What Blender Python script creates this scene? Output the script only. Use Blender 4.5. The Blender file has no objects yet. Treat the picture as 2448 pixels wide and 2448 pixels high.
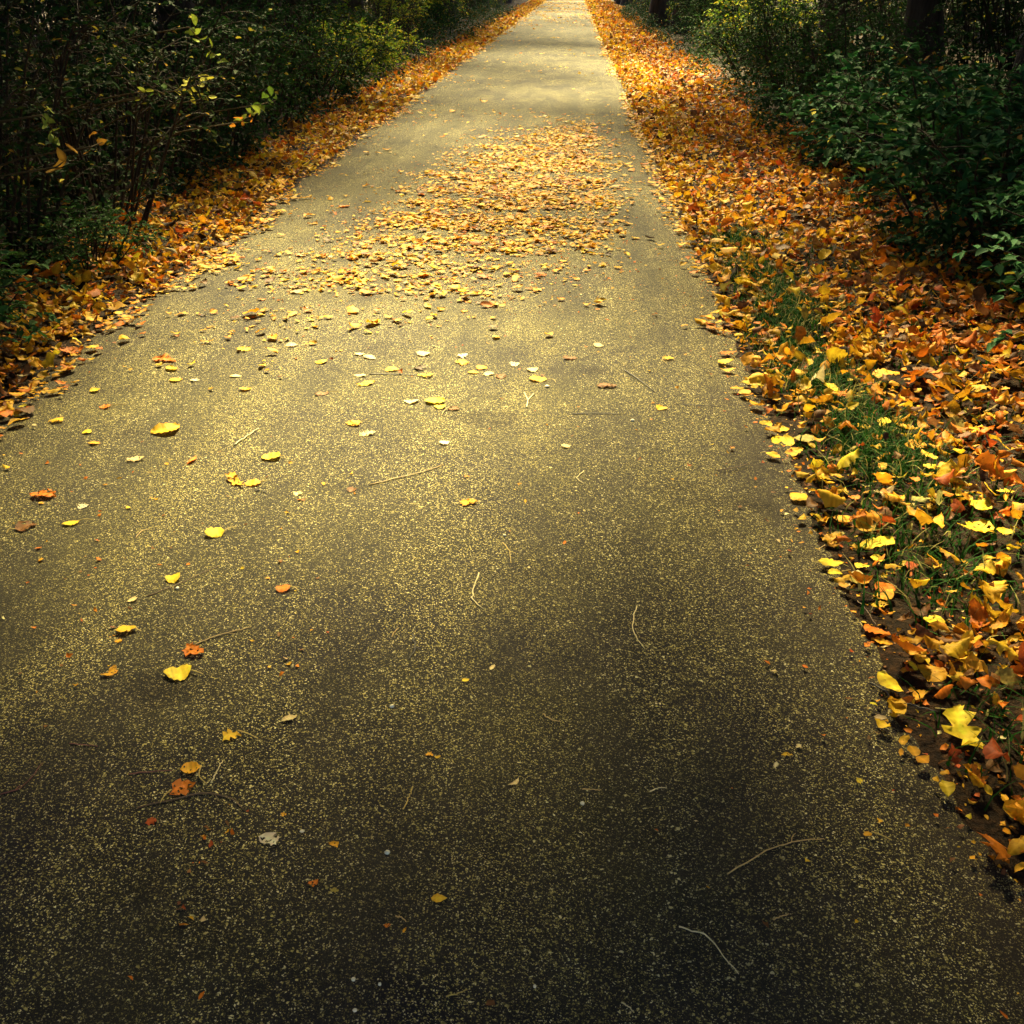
import bpy, math, random
import numpy as np
from mathutils import Vector, Matrix

rng = np.random.default_rng(11)
random.seed(5)
scene = bpy.context.scene
col = scene.collection
R = math.radians

# ------------------------------------------------------------------ camera
H = 1.55
F = 2624.0                       # focal length in pixels of the 2448 px photograph
PITCH, YAW = R(25.91), R(2.96)
cd = bpy.data.cameras.new('camera')
cam = bpy.data.objects.new('camera', cd)
col.objects.link(cam)
cam.location = (0, 0, H)
cam.rotation_euler = (R(90) - PITCH, 0, YAW)
cd.sensor_width = 36
cd.lens = 36 * F / 2448
cd.clip_start, cd.clip_end = 0.05, 2000
scene.camera = cam
CR = np.array(cam.rotation_euler.to_matrix())


def ground_at(px, py, z=0.0):
    """where the line of sight through a photograph pixel meets the ground"""
    d = CR @ np.array([(px - 1224) / F, -(py - 1224) / F, -1.0])
    k = (z - H) / d[2]
    return np.array([d[0] * k, d[1] * k, z])


def to_pixel(P):
    q = (np.asarray(P, float) - np.array([0, 0, H])) @ CR
    zc = -q[..., 2]
    zc = np.where(zc < 0.05, 0.05, zc)
    return 1224 + F * q[..., 0] / zc, 1224 - F * q[..., 1] / zc, zc


# ------------------------------------------------------------------ object helpers
def tag(o, label=None, cat=None, group=None, kind=None):
    if label: o['label'] = label
    if cat: o['category'] = cat
    if group: o['group'] = group
    if kind: o['kind'] = kind
    return o


def np_mesh(name, V, Fc, mats, C=None, smooth=True, mat_index=None):
    """V (n,3); Fc list of int arrays (m,k)"""
    me = bpy.data.meshes.new(name)
    V = np.asarray(V, np.float32)
    me.vertices.add(len(V))
    me.vertices.foreach_set('co', V.ravel())
    Fc = [np.asarray(f, np.int32) for f in Fc if len(f)]
    loops = np.concatenate([f.ravel() for f in Fc])
    tot = np.concatenate([np.full(len(f), f.shape[1], np.int32) for f in Fc])
    start = np.concatenate([[0], np.cumsum(tot)[:-1]]).astype(np.int32)
    me.loops.add(len(loops))
    me.loops.foreach_set('vertex_index', loops)
    me.polygons.add(len(tot))
    me.polygons.foreach_set('loop_start', start)
    me.polygons.foreach_set('loop_total', tot)
    if smooth:
        me.polygons.foreach_set('use_smooth', np.ones(len(tot), bool))
    if mat_index is not None:
        me.polygons.foreach_set('material_index', np.asarray(mat_index, np.int32))
    for m in (mats if isinstance(mats, (list, tuple)) else [mats]):
        me.materials.append(m)
    if C is not None:
        a = me.color_attributes.new('tint', 'FLOAT_COLOR', 'POINT')
        c4 = np.ones((len(V), 4), np.float32)
        c4[:, :3] = C
        a.data.foreach_set('color', c4.ravel())
    me.update()
    me.validate()
    return me


def link(name, data, parent=None, loc=(0, 0, 0)):
    o = bpy.data.objects.new(name, data)
    col.objects.link(o)
    o.location = loc
    if parent is not None:
        o.parent = parent
    return o


def copy_tree(o, parent=None):
    c = o.copy()
    col.objects.link(c)
    c.parent = parent
    for ch in KIDS.get(o.name, []):
        copy_tree(ch, c)
    return c


KIDS = {}


def child(name, data, parent):
    o = link(name, data, parent)
    KIDS.setdefault(parent.name, []).append(o)
    return o


# ------------------------------------------------------------------ materials
def mat(name):
    m = bpy.data.materials.new(name)
    m.use_nodes = True
    nt = m.node_tree
    nt.nodes.clear()
    out = nt.nodes.new('ShaderNodeOutputMaterial')
    return m, nt, out


def N(nt, t, **kw):
    n = nt.nodes.new(t)
    for k, v in kw.items():
        if k in n.inputs:
            n.inputs[k].default_value = v
        else:
            setattr(n, k, v)
    return n


def ramp(nt, src, stops):
    r = nt.nodes.new('ShaderNodeValToRGB')
    e = r.color_ramp.elements
    while len(e) < len(stops):
        e.new(0.5)
    for i, (p, c) in enumerate(stops):
        e[i].position = p
        e[i].color = c if len(c) == 4 else (*c, 1)
    nt.links.new(src, r.inputs[0])
    return r.outputs[0]


def mix(nt, a, b, fac, blend='MIX'):
    m = nt.nodes.new('ShaderNodeMix')
    m.data_type = 'RGBA'
    m.blend_type = blend
    m.clamp_factor = True
    for sock, v in ((m.inputs[0], fac), (m.inputs[6], a), (m.inputs[7], b)):
        if isinstance(v, (int, float)):
            sock.default_value = v
        elif isinstance(v, tuple):
            sock.default_value = (*v[:3], 1)
        else:
            nt.links.new(v, sock)
    return m.outputs[2]


def math_n(nt, op, a, b=0.0):
    m = nt.nodes.new('ShaderNodeMath')
    m.operation = op
    for i, v in enumerate((a, b)):
        if isinstance(v, (int, float)):
            m.inputs[i].default_value = v
        else:
            nt.links.new(v, m.inputs[i])
    return m.outputs[0]


def leaf_material(name, translucency=0.3, rough=0.5, spec=0.3, mottled=True, scale=70.0):
    m, nt, out = mat(name)
    L = nt.links
    at = N(nt, 'ShaderNodeAttribute', attribute_name='tint')
    c = at.outputs['Color']
    tc = N(nt, 'ShaderNodeTexCoord')
    if mottled:
        nz = N(nt, 'ShaderNodeTexNoise', Scale=scale, Detail=4.0, Roughness=0.65)
        L.new(tc.outputs['Object'], nz.inputs['Vector'])
        spots = ramp(nt, nz.outputs['Fac'], [(0.27, (0, 0, 0)), (0.40, (1, 1, 1))])
        dark = mix(nt, c, (0.42, 0.26, 0.14), 1.0, 'MULTIPLY')
        c = mix(nt, dark, c, spots)
        n2 = N(nt, 'ShaderNodeTexNoise', Scale=scale * 0.4, Detail=2.0)
        L.new(tc.outputs['Object'], n2.inputs['Vector'])
        v = ramp(nt, n2.outputs['Fac'], [(0.3, (0.82, 0.76, 0.7)), (0.7, (1.1, 1.08, 1.05))])
        c = mix(nt, c, v, 1.0, 'MULTIPLY')
    p = N(nt, 'ShaderNodeBsdfPrincipled', Roughness=rough)
    p.inputs['Specular IOR Level'].default_value = spec
    L.new(c, p.inputs['Base Color'])
    if mottled:
        b = N(nt, 'ShaderNodeBump', Strength=0.35, Distance=0.004)
        L.new(nz.outputs['Fac'], b.inputs['Height'])
        L.new(b.outputs[0], p.inputs['Normal'])
    t = N(nt, 'ShaderNodeBsdfTranslucent')
    L.new(c, t.inputs['Color'])
    ms = N(nt, 'ShaderNodeMixShader', Fac=translucency)
    ms.inputs[0].default_value = translucency
    L.new(p.outputs[0], ms.inputs[1])
    L.new(t.outputs[0], ms.inputs[2])
    L.new(ms.outputs[0], out.inputs[0])
    return m


M_LITTER = leaf_material('autumn_leaf', 0.25, 0.62, 0.12)
M_FOLIAGE = leaf_material('green_foliage', 0.2, 0.75, 0.05, mottled=False)
M_CROWN = leaf_material('tree_foliage', 0.2, 0.55, 0.2, mottled=False)
M_GRASS = leaf_material('grass_blade', 0.25, 0.75, 0.06, mottled=False)


def bark_material(name, c1, c2, scale=9.0):
    m, nt, out = mat(name)
    L = nt.links
    tc = N(nt, 'ShaderNodeTexCoord')
    mp = N(nt, 'ShaderNodeMapping')
    mp.inputs['Scale'].default_value = (1, 1, 0.18)
    L.new(tc.outputs['Object'], mp.inputs[0])
    nz = N(nt, 'ShaderNodeTexNoise', Scale=scale, Detail=8.0, Roughness=0.7)
    L.new(mp.outputs[0], nz.inputs['Vector'])
    c = ramp(nt, nz.outputs['Fac'], [(0.35, c1), (0.65, c2)])
    p = N(nt, 'ShaderNodeBsdfPrincipled', Roughness=0.85)
    p.inputs['Specular IOR Level'].default_value = 0.15
    L.new(c, p.inputs['Base Color'])
    b = N(nt, 'ShaderNodeBump', Strength=0.9, Distance=0.03)
    L.new(nz.outputs['Fac'], b.inputs['Height'])
    L.new(b.outputs[0], p.inputs['Normal'])
    L.new(p.outputs[0], out.inputs[0])
    return m


M_BARK = bark_material('tree_bark', (0.018, 0.014, 0.012), (0.065, 0.05, 0.04))
M_STEM = bark_material('shrub_stem', (0.016, 0.012, 0.009), (0.05, 0.036, 0.024), 30)


def twig_material(name, c):
    m, nt, out = mat(name)
    tc = N(nt, 'ShaderNodeTexCoord')
    nz = N(nt, 'ShaderNodeTexNoise', Scale=90.0, Detail=3.0)
    nt.links.new(tc.outputs['Object'], nz.inputs['Vector'])
    k = ramp(nt, nz.outputs['Fac'], [(0.3, tuple(v * 0.6 for v in c)), (0.65, c)])
    p = N(nt, 'ShaderNodeBsdfPrincipled', Roughness=0.6)
    nt.links.new(k, p.inputs['Base Color'])
    nt.links.new(p.outputs[0], out.inputs[0])
    return m


TW = {
    'cream': twig_material('cream_stalk', (0.80, 0.66, 0.32)),
    'tan': twig_material('tan_twig', (0.60, 0.38, 0.12)),
    'brown': twig_material('brown_twig', (0.15, 0.075, 0.03)),
    'dark': twig_material('dark_twig', (0.035, 0.025, 0.02)),
    'yellow': twig_material('yellow_stalk', (0.58, 0.40, 0.08)),
    'red': twig_material('reddish_twig', (0.20, 0.05, 0.03)),
}


def asphalt_material():
    m, nt, out = mat('worn_asphalt')
    L = nt.links
    tc = N(nt, 'ShaderNodeTexCoord')
    O = tc.outputs['Object']

    def vor(scale, feature='F1'):
        v = N(nt, 'ShaderNodeTexVoronoi', Scale=scale)
        v.feature = feature
        L.new(O, v.inputs['Vector'])
        return v

    def noise(scale, detail=3.0, rough=0.55):
        n = N(nt, 'ShaderNodeTexNoise', Scale=scale, Detail=detail, Roughness=rough)
        L.new(O, n.inputs['Vector'])
        return n.outputs['Fac']

    # binder, greyer and browner in broad worn patches
    big = noise(0.9, 4.0)
    mid = noise(7.0, 4.0, 0.6)
    fine = noise(380.0, 2.0)
    binder = mix(nt, ASPH['binder1'], ASPH['binder2'], ramp(nt, mid, [(0.38, (0, 0, 0)), (0.66, (1, 1, 1))]))
    binder = mix(nt, binder, ASPH['dust'], ramp(nt, big, [(0.36, (0, 0, 0)), (0.72, (0.6, 0.6, 0.6))]))
    binder = mix(nt, binder, ramp(nt, fine, [(0.3, (0.5, 0.5, 0.5)), (0.7, (1.4, 1.4, 1.4))]), 1.0, 'MULTIPLY')
    # grit rubbed into the surface in patches and lengthways tracks hides part of the chips
    trk = N(nt, 'ShaderNodeMapping')
    trk.inputs['Scale'].default_value = (1.0, 0.28, 1.0)
    L.new(O, trk.inputs[0])
    n_trk = N(nt, 'ShaderNodeTexNoise', Scale=3.4, Detail=5.0, Roughness=0.6)
    L.new(trk.outputs[0], n_trk.inputs['Vector'])
    cover = ramp(nt, n_trk.outputs['Fac'], [(0.34, (0.30, 0.30, 0.30)), (0.60, (1, 1, 1))])
    sx = N(nt, 'ShaderNodeSeparateXYZ')
    L.new(O, sx.inputs[0])
    rim = math_n(nt, 'SUBTRACT', math_n(nt, 'ABSOLUTE', math_n(nt, 'ADD', sx.outputs[0], 0.75)), 1.15)
    rim = math_n(nt, 'MULTIPLY', rim, 2.2)
    rim = math_n(nt, 'MULTIPLY', rim, math_n(nt, 'ADD', mid, 0.1))
    rc = N(nt, 'ShaderNodeClamp')
    L.new(rim, rc.inputs[0])
    binder = mix(nt, binder, (0.030, 0.019, 0.010), math_n(nt, 'MULTIPLY', rc.outputs[0], 0.8))
    stain = ramp(nt, noise(1.7, 5.0, 0.62), [(0.58, (1, 1, 1)), (0.70, (0.45, 0.42, 0.46))])
    c = binder
    heights = None
    wob = N(nt, 'ShaderNodeTexNoise', Scale=170.0, Detail=2.0)
    L.new(O, wob.inputs['Vector'])
    vs = N(nt, 'ShaderNodeVectorMath', operation='SCALE')
    vs.inputs['Scale'].default_value = 0.006
    L.new(wob.outputs['Color'], vs.inputs[0])
    va = N(nt, 'ShaderNodeVectorMath', operation='ADD')
    L.new(O, va.inputs[0]); L.new(vs.outputs[0], va.inputs[1])
    # angular chips of three sizes set in the binder
    for scale, thr, lo, hi in ((128.0, 0.72, 0.12, 0.36), (205.0, 0.60, 0.10, 0.32), (330.0, 0.52, 0.06, 0.28)):
        v = vor(scale)
        e = vor(scale, 'DISTANCE_TO_EDGE')
        for q in (v, e):
            L.new(va.outputs[0], q.inputs['Vector'])
        sep = N(nt, 'ShaderNodeSeparateColor')
        L.new(v.outputs['Color'], sep.inputs[0])
        pick = math_n(nt, 'GREATER_THAN', sep.outputs[0], thr)
        margin = math_n(nt, 'ADD', math_n(nt, 'MULTIPLY', sep.outputs[1], hi - lo), lo)
        inside_ = math_n(nt, 'MULTIPLY', math_n(nt, 'SUBTRACT', e.outputs['Distance'], margin), 14.0)
        cl = N(nt, 'ShaderNodeClamp')
        L.new(inside_, cl.inputs[0])
        mask = math_n(nt, 'MULTIPLY', math_n(nt, 'MULTIPLY', cl.outputs[0], pick), cover)
        stone = ramp(nt, sep.outputs[2], ASPH['stones'])
        c = mix(nt, c, stone, mask)
        heights = mask if heights is None else heights      # only the big chips stand proud
    c = mix(nt, c, stain, 1.0, 'MULTIPLY')
    p = N(nt, 'ShaderNodeBsdfPrincipled', Roughness=0.6)
    p.inputs['Specular IOR Level'].default_value = ASPH['spec']
    L.new(c, p.inputs['Base Color'])
    L.new(ramp(nt, heights, [(0, (ASPH['r0'],) * 3), (1, (0.5, 0.5, 0.5))]), p.inputs['Roughness'])
    hsum = math_n(nt, 'ADD', heights, math_n(nt, 'MULTIPLY', fine, 0.9))
    b = N(nt, 'ShaderNodeBump', Strength=0.8, Distance=0.0035)
    L.new(hsum, b.inputs['Height'])
    L.new(b.outputs[0], p.inputs['Normal'])
    L.new(p.outputs[0], out.inputs[0])
    return m


ASPH = dict(
    binder1=(0.0095, 0.0080, 0.0135), binder2=(0.021, 0.0175, 0.020), dust=(0.060, 0.053, 0.021),
    stones=[(0.0, (0.06, 0.052, 0.020)), (0.42, (0.27, 0.222, 0.060)), (0.76, (0.63, 0.515, 0.15)), (0.96, (0.90, 0.78, 0.40))],
    spec=0.14, r0=0.88)
M_ASPHALT = asphalt_material()


def ground_material():
    m, nt, out = mat('leaf_mould')
    L = nt.links
    tc = N(nt, 'ShaderNodeTexCoord')
    n1 = N(nt, 'ShaderNodeTexNoise', Scale=3.0, Detail=6.0, Roughness=0.65)
    n2 = N(nt, 'ShaderNodeTexNoise', Scale=45.0, Detail=5.0, Roughness=0.7)
    L.new(tc.outputs['Object'], n1.inputs['Vector'])
    L.new(tc.outputs['Object'], n2.inputs['Vector'])
    a = ramp(nt, n2.outputs['Fac'], [(0.35, (0.010, 0.007, 0.005)), (0.52, (0.030, 0.017, 0.009)), (0.7, (0.085, 0.042, 0.016))])
    b = ramp(nt, n1.outputs['Fac'], [(0.35, (0.55, 0.6, 0.5)), (0.65, (1.1, 1.0, 0.95))])
    c = mix(nt, a, b, 1.0, 'MULTIPLY')
    p = N(nt, 'ShaderNodeBsdfPrincipled', Roughness=0.9)
    p.inputs['Specular IOR Level'].default_value = 0.1
    L.new(c, p.inputs['Base Color'])
    bm = N(nt, 'ShaderNodeBump', Strength=0.8, Distance=0.03)
    L.new(n2.outputs['Fac'], bm.inputs['Height'])
    L.new(bm.outputs[0], p.inputs['Normal'])
    L.new(p.outputs[0], out.inputs[0])
    return m


M_GROUND = ground_material()

# ------------------------------------------------------------------ path and ground
EL, ER = -2.26, 0.76            # the two edges of the asphalt (the camera stands right of its centre)


def edge_r(y):
    y = np.asarray(y, float)
    return 0.80 + 0.13 * np.exp(-((y - 1.3) / 0.6) ** 2) + 0.012 * np.sin(y * 2.3) + 0.010 * np.sin(y * 5.1 + 1) + 0.012 * np.sin(y * 13.7) + 0.008 * np.sin(y * 37.0) + 0.006 * np.sin(y * 61.0 + 2)


def edge_l(y):
    y = np.asarray(y, float)
    return -2.27 + 0.03 * np.sin(y * 1.7 + 2) + 0.02 * np.sin(y * 4.3) + 0.012 * np.sin(y * 11.0)


ys = np.concatenate([np.arange(-12, 12, 0.03), np.arange(12, 60, 0.5), np.arange(60, 400, 10)])
nx = 9
V = []
for y in ys:
    a, b = float(edge_l(y)), float(edge_r(y))
    for i in range(nx):
        t = i / (nx - 1)
        x = a + (b - a) * t
        z = 0.004 + 0.012 * (1 - (2 * t - 1) ** 2) - (0.012 if i in (0, nx - 1) else 0)
        V.append((x, y, z))
idx = np.arange(len(ys) * nx).reshape(len(ys), nx)
Fq = np.stack([idx[:-1, :-1], idx[:-1, 1:], idx[1:, 1:], idx[1:, :-1]], -1).reshape(-1, 4)
tag(link('path', np_mesh('path', V, [Fq], M_ASPHALT)), 'straight worn asphalt path strewn with autumn leaves running away through the woods', 'path', None, 'structure')


def mound(x, y):
    """the verges stand a little above the asphalt, under the leaves"""
    x = np.asarray(x, float); y = np.asarray(y, float)
    r = np.clip((x - 0.85) / 0.6, 0, 1) * 0.035 + np.clip((x - 2.2) / 6, 0, 1) * 0.35
    l = np.clip((-2.35 - x) / 0.5, 0, 1) * 0.03 + np.clip((-3.0 - x) / 6, 0, 1) * 0.35
    n = 0.012 * np.sin(x * 7.1 + y * 3.3) + 0.01 * np.sin(y * 5.7 - x * 4.1)
    on = np.clip((np.abs(x + 0.75) - 1.55) / 0.3, 0, 1)
    return -0.012 + r + l + n * on


gx = np.concatenate([[-500, -200, -80, -40, -20, -12, -8, -6], np.arange(-5, 5, 0.12), [5, 6, 8, 12, 20, 40, 80, 200, 500]])
gy = np.concatenate([[-300, -100, -40, -20, -10], np.arange(-6, 30, 0.2), np.arange(30, 100, 2), [110, 140, 200, 320, 600]])
GX, GY = np.meshgrid(gx, gy)
GZ = mound(np.clip(GX, -9, 9), GY)
idx = np.arange(GX.size).reshape(GX.shape)
Fq = np.stack([idx[:-1, :-1], idx[:-1, 1:], idx[1:, 1:], idx[1:, :-1]], -1).reshape(-1, 4)
tag(link('ground', np_mesh('ground', np.stack([GX, GY, GZ], -1).reshape(-1, 3), [Fq], M_GROUND)),
    'dark leaf mould of the forest floor on both sides of the path', 'ground', None, 'structure')


def surface_z(x, y):
    x = np.asarray(x, float); y = np.asarray(y, float)
    a, b = edge_l(y), edge_r(y)
    t = (x - a) / (b - a)
    zp = 0.004 + 0.012 * (1 - (2 * t - 1) ** 2)
    return np.where((t > 0) & (t < 1), zp, mound(x, y))


# ------------------------------------------------------------------ leaves on the ground
PAL = {
    'yellow': (0.86, 0.53, 0.028), 'bright': (0.90, 0.66, 0.035), 'gold': (0.82, 0.415, 0.022), 'orange': (0.72, 0.215, 0.014),
    'red': (0.55, 0.11, 0.02), 'brown': (0.24, 0.11, 0.035), 'dark': (0.07, 0.035, 0.018), 'cream': (0.82, 0.66, 0.30),
    'white': (0.86, 0.76, 0.50), 'olive': (0.36, 0.30, 0.06), 'green': (0.12, 0.22, 0.03),
}


def profiles(kind, t, n, rg):
    """half width along the leaf (n, len(t))"""
    T = t[None, :]
    if kind == 'ovate':
        w = np.sin(np.pi * T ** 0.8) ** 0.8
    elif kind == 'round':
        w = np.sqrt(np.clip(1 - (2 * T - 1) ** 2, 0, 1)) ** 0.9
    elif kind == 'narrow':
        w = np.sin(np.pi * T) ** 0.9
    elif kind == 'oblong':
        w = np.clip(1 - np.abs(2 * T - 1) ** 3.5, 0, 1)
    elif kind == 'lobed':
        w = np.sin(np.pi * T ** 0.9) ** 0.6 * (0.72 + 0.38 * np.cos(T * 2 * np.pi * 3.2 + 0.6))
    else:                                            # torn
        w = np.sin(np.pi * T ** 0.85) ** 0.6
    w = np.repeat(np.clip(w, 0.02, None), n, 0)
    return w


def leaf_batch(P, L, W, yaw, pitch, roll, curl, cup, C, kind, S=6, A=3, rag=0.08, noise=0.03, rg=rng, double=False):
    n = len(P)
    t = np.linspace(0, 1, S)
    s = np.linspace(-1, 1, A)
    w = profiles(kind, t, n, rg)                                     # n,S
    ragn = 1 + rag * rg.standard_normal((n, S, 2))
    side = np.where(s[None, None, :] < 0, ragn[:, :, :1], ragn[:, :, 1:])
    X = np.broadcast_to((t - 0.5)[None, :, None], (n, S, A)) * L[:, None, None]
    Y = s[None, None, :] * w[:, :, None] * side * (W / 2)[:, None, None]
    X = X + (np.abs(s)[None, None, :] * 0.07 * L[:, None, None]) * rg.standard_normal((n, S, 1)) * rag * 4
    a = np.abs(s)[None, None, :]
    Z = curl[:, None, None] * L[:, None, None] * ((2 * t - 1) ** 2)[None, :, None] + cup[:, None, None] * (a ** 1.6) * w[:, :, None] * (W / 2)[:, None, None]
    Z = Z + noise * L[:, None, None] * rg.standard_normal((n, S, A)) * (0.3 + 0.7 * a)
    Z = Z + 0.03 * L[:, None, None] * np.sin(t * 6 + rg.uniform(0, 6, (n, 1)))[:, :, None]
    # a lengthways bend to one side
    Y = Y + (rg.normal(0, 0.12, n) * L)[:, None, None] * ((2 * t - 1) ** 2)[None, :, None]
    Q = np.stack([X, Y, Z], -1).reshape(n, S * A, 3)
    cy, sy, cp, sp, cr, sr = np.cos(yaw), np.sin(yaw), np.cos(pitch), np.sin(pitch), np.cos(roll), np.sin(roll)
    M = np.empty((n, 3, 3))
    M[:, 0, 0] = cy * cp; M[:, 0, 1] = cy * sp * sr - sy * cr; M[:, 0, 2] = cy * sp * cr + sy * sr
    M[:, 1, 0] = sy * cp; M[:, 1, 1] = sy * sp * sr + cy * cr; M[:, 1, 2] = sy * sp * cr - cy * sr
    M[:, 2, 0] = -sp; M[:, 2, 1] = cp * sr; M[:, 2, 2] = cp * cr
    Q = np.einsum('nij,nkj->nki', M, Q)
    Q[:, :, 2] -= Q[:, :, 2].min(1, keepdims=True)
    Q = Q + P[:, None, :]
    g = np.arange(S * A).reshape(S, A)
    f = np.stack([g[:-1, :-1], g[1:, :-1], g[1:, 1:], g[:-1, 1:]], -1).reshape(-1, 4)
    Fq = (f[None] + (np.arange(n) * S * A)[:, None, None]).reshape(-1, 4)
    # colour: midrib paler, margin browner, tip and base vary
    k = 1 - 0.22 * a * rg.uniform(0, 1, (n, 1, 1)) + 0.10 * rg.standard_normal((n, S, 1))
    k = k + 0.16 * (a < 0.1)
    if S >= 13:                                       # side veins
        k = k + 0.07 * np.where(np.arange(S) % 2, 1, -1)[None, :, None] * (a > 0.1)
    Cv = C[:, None, None, :] * np.clip(k, 0.5, 1.4)[..., None]
    hue = rg.uniform(0, 1, (n, S, A, 1)) * (a ** 2)[..., None] * 0.35
    Cv = Cv * (1 - hue * np.array([0.15, 0.5, 0.3]))
    return Q.reshape(-1, 3), Fq, np.clip(Cv, 0, 0.9).reshape(-1, 3)


def pick_colours(n, weights):
    names = list(weights)
    p = np.array([weights[k] for k in names], float)
    i = rng.choice(len(names), n, p=p / p.sum())
    base = np.array([PAL[k] for k in names])[i]
    return base * rng.uniform(0.75, 1.15, (n, 1)) * rng.uniform(0.9, 1.1, (n, 3)), np.array(names)[i]


def tube(pts, radii, sides=6, cap=True):
    pts = np.asarray(pts, float)
    n = len(pts)
    tang = np.gradient(pts, axis=0)
    tang /= np.linalg.norm(tang, axis=1, keepdims=True) + 1e-12
    up = np.array([0, 0, 1.0]) if abs(tang[0, 2]) < 0.9 else np.array([1.0, 0, 0])
    Vs = []
    ang = np.linspace(0, 2 * np.pi, sides, endpoint=False)
    for i in range(n):
        u = np.cross(tang[i], up); u /= np.linalg.norm(u) + 1e-12
        v = np.cross(u, tang[i])
        Vs.append(pts[i] + radii[i] * (np.cos(ang)[:, None] * u + np.sin(ang)[:, None] * v))
    Vs = np.concatenate(Vs)
    g = np.arange(n * sides).reshape(n, sides)
    nxt = np.roll(g, -1, 1)
    Fq = np.stack([g[:-1], nxt[:-1], nxt[1:], g[1:]], -1).reshape(-1, 4)
    return Vs, Fq


def smooth_path(pts, n):
    """Catmull-Rom through a few points"""
    P = np.asarray(pts, float)
    if len(P) == 2:
        t = np.linspace(0, 1, n)[:, None]
        return P[0] * (1 - t) + P[1] * t
    E = np.concatenate([[2 * P[0] - P[1]], P, [2 * P[-1] - P[-2]]])
    outp = []
    m = len(P) - 1
    for u in np.linspace(0, m - 1e-6, n):
        i = int(u); f = u - i
        a, b, c, d = E[i], E[i + 1], E[i + 2], E[i + 3]
        outp.append(0.5 * (2 * b + (c - a) * f + (2 * a - 5 * b + 4 * c - d) * f * f + (3 * b - a - 3 * c + d) * f ** 3))
    return np.array(outp)


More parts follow.
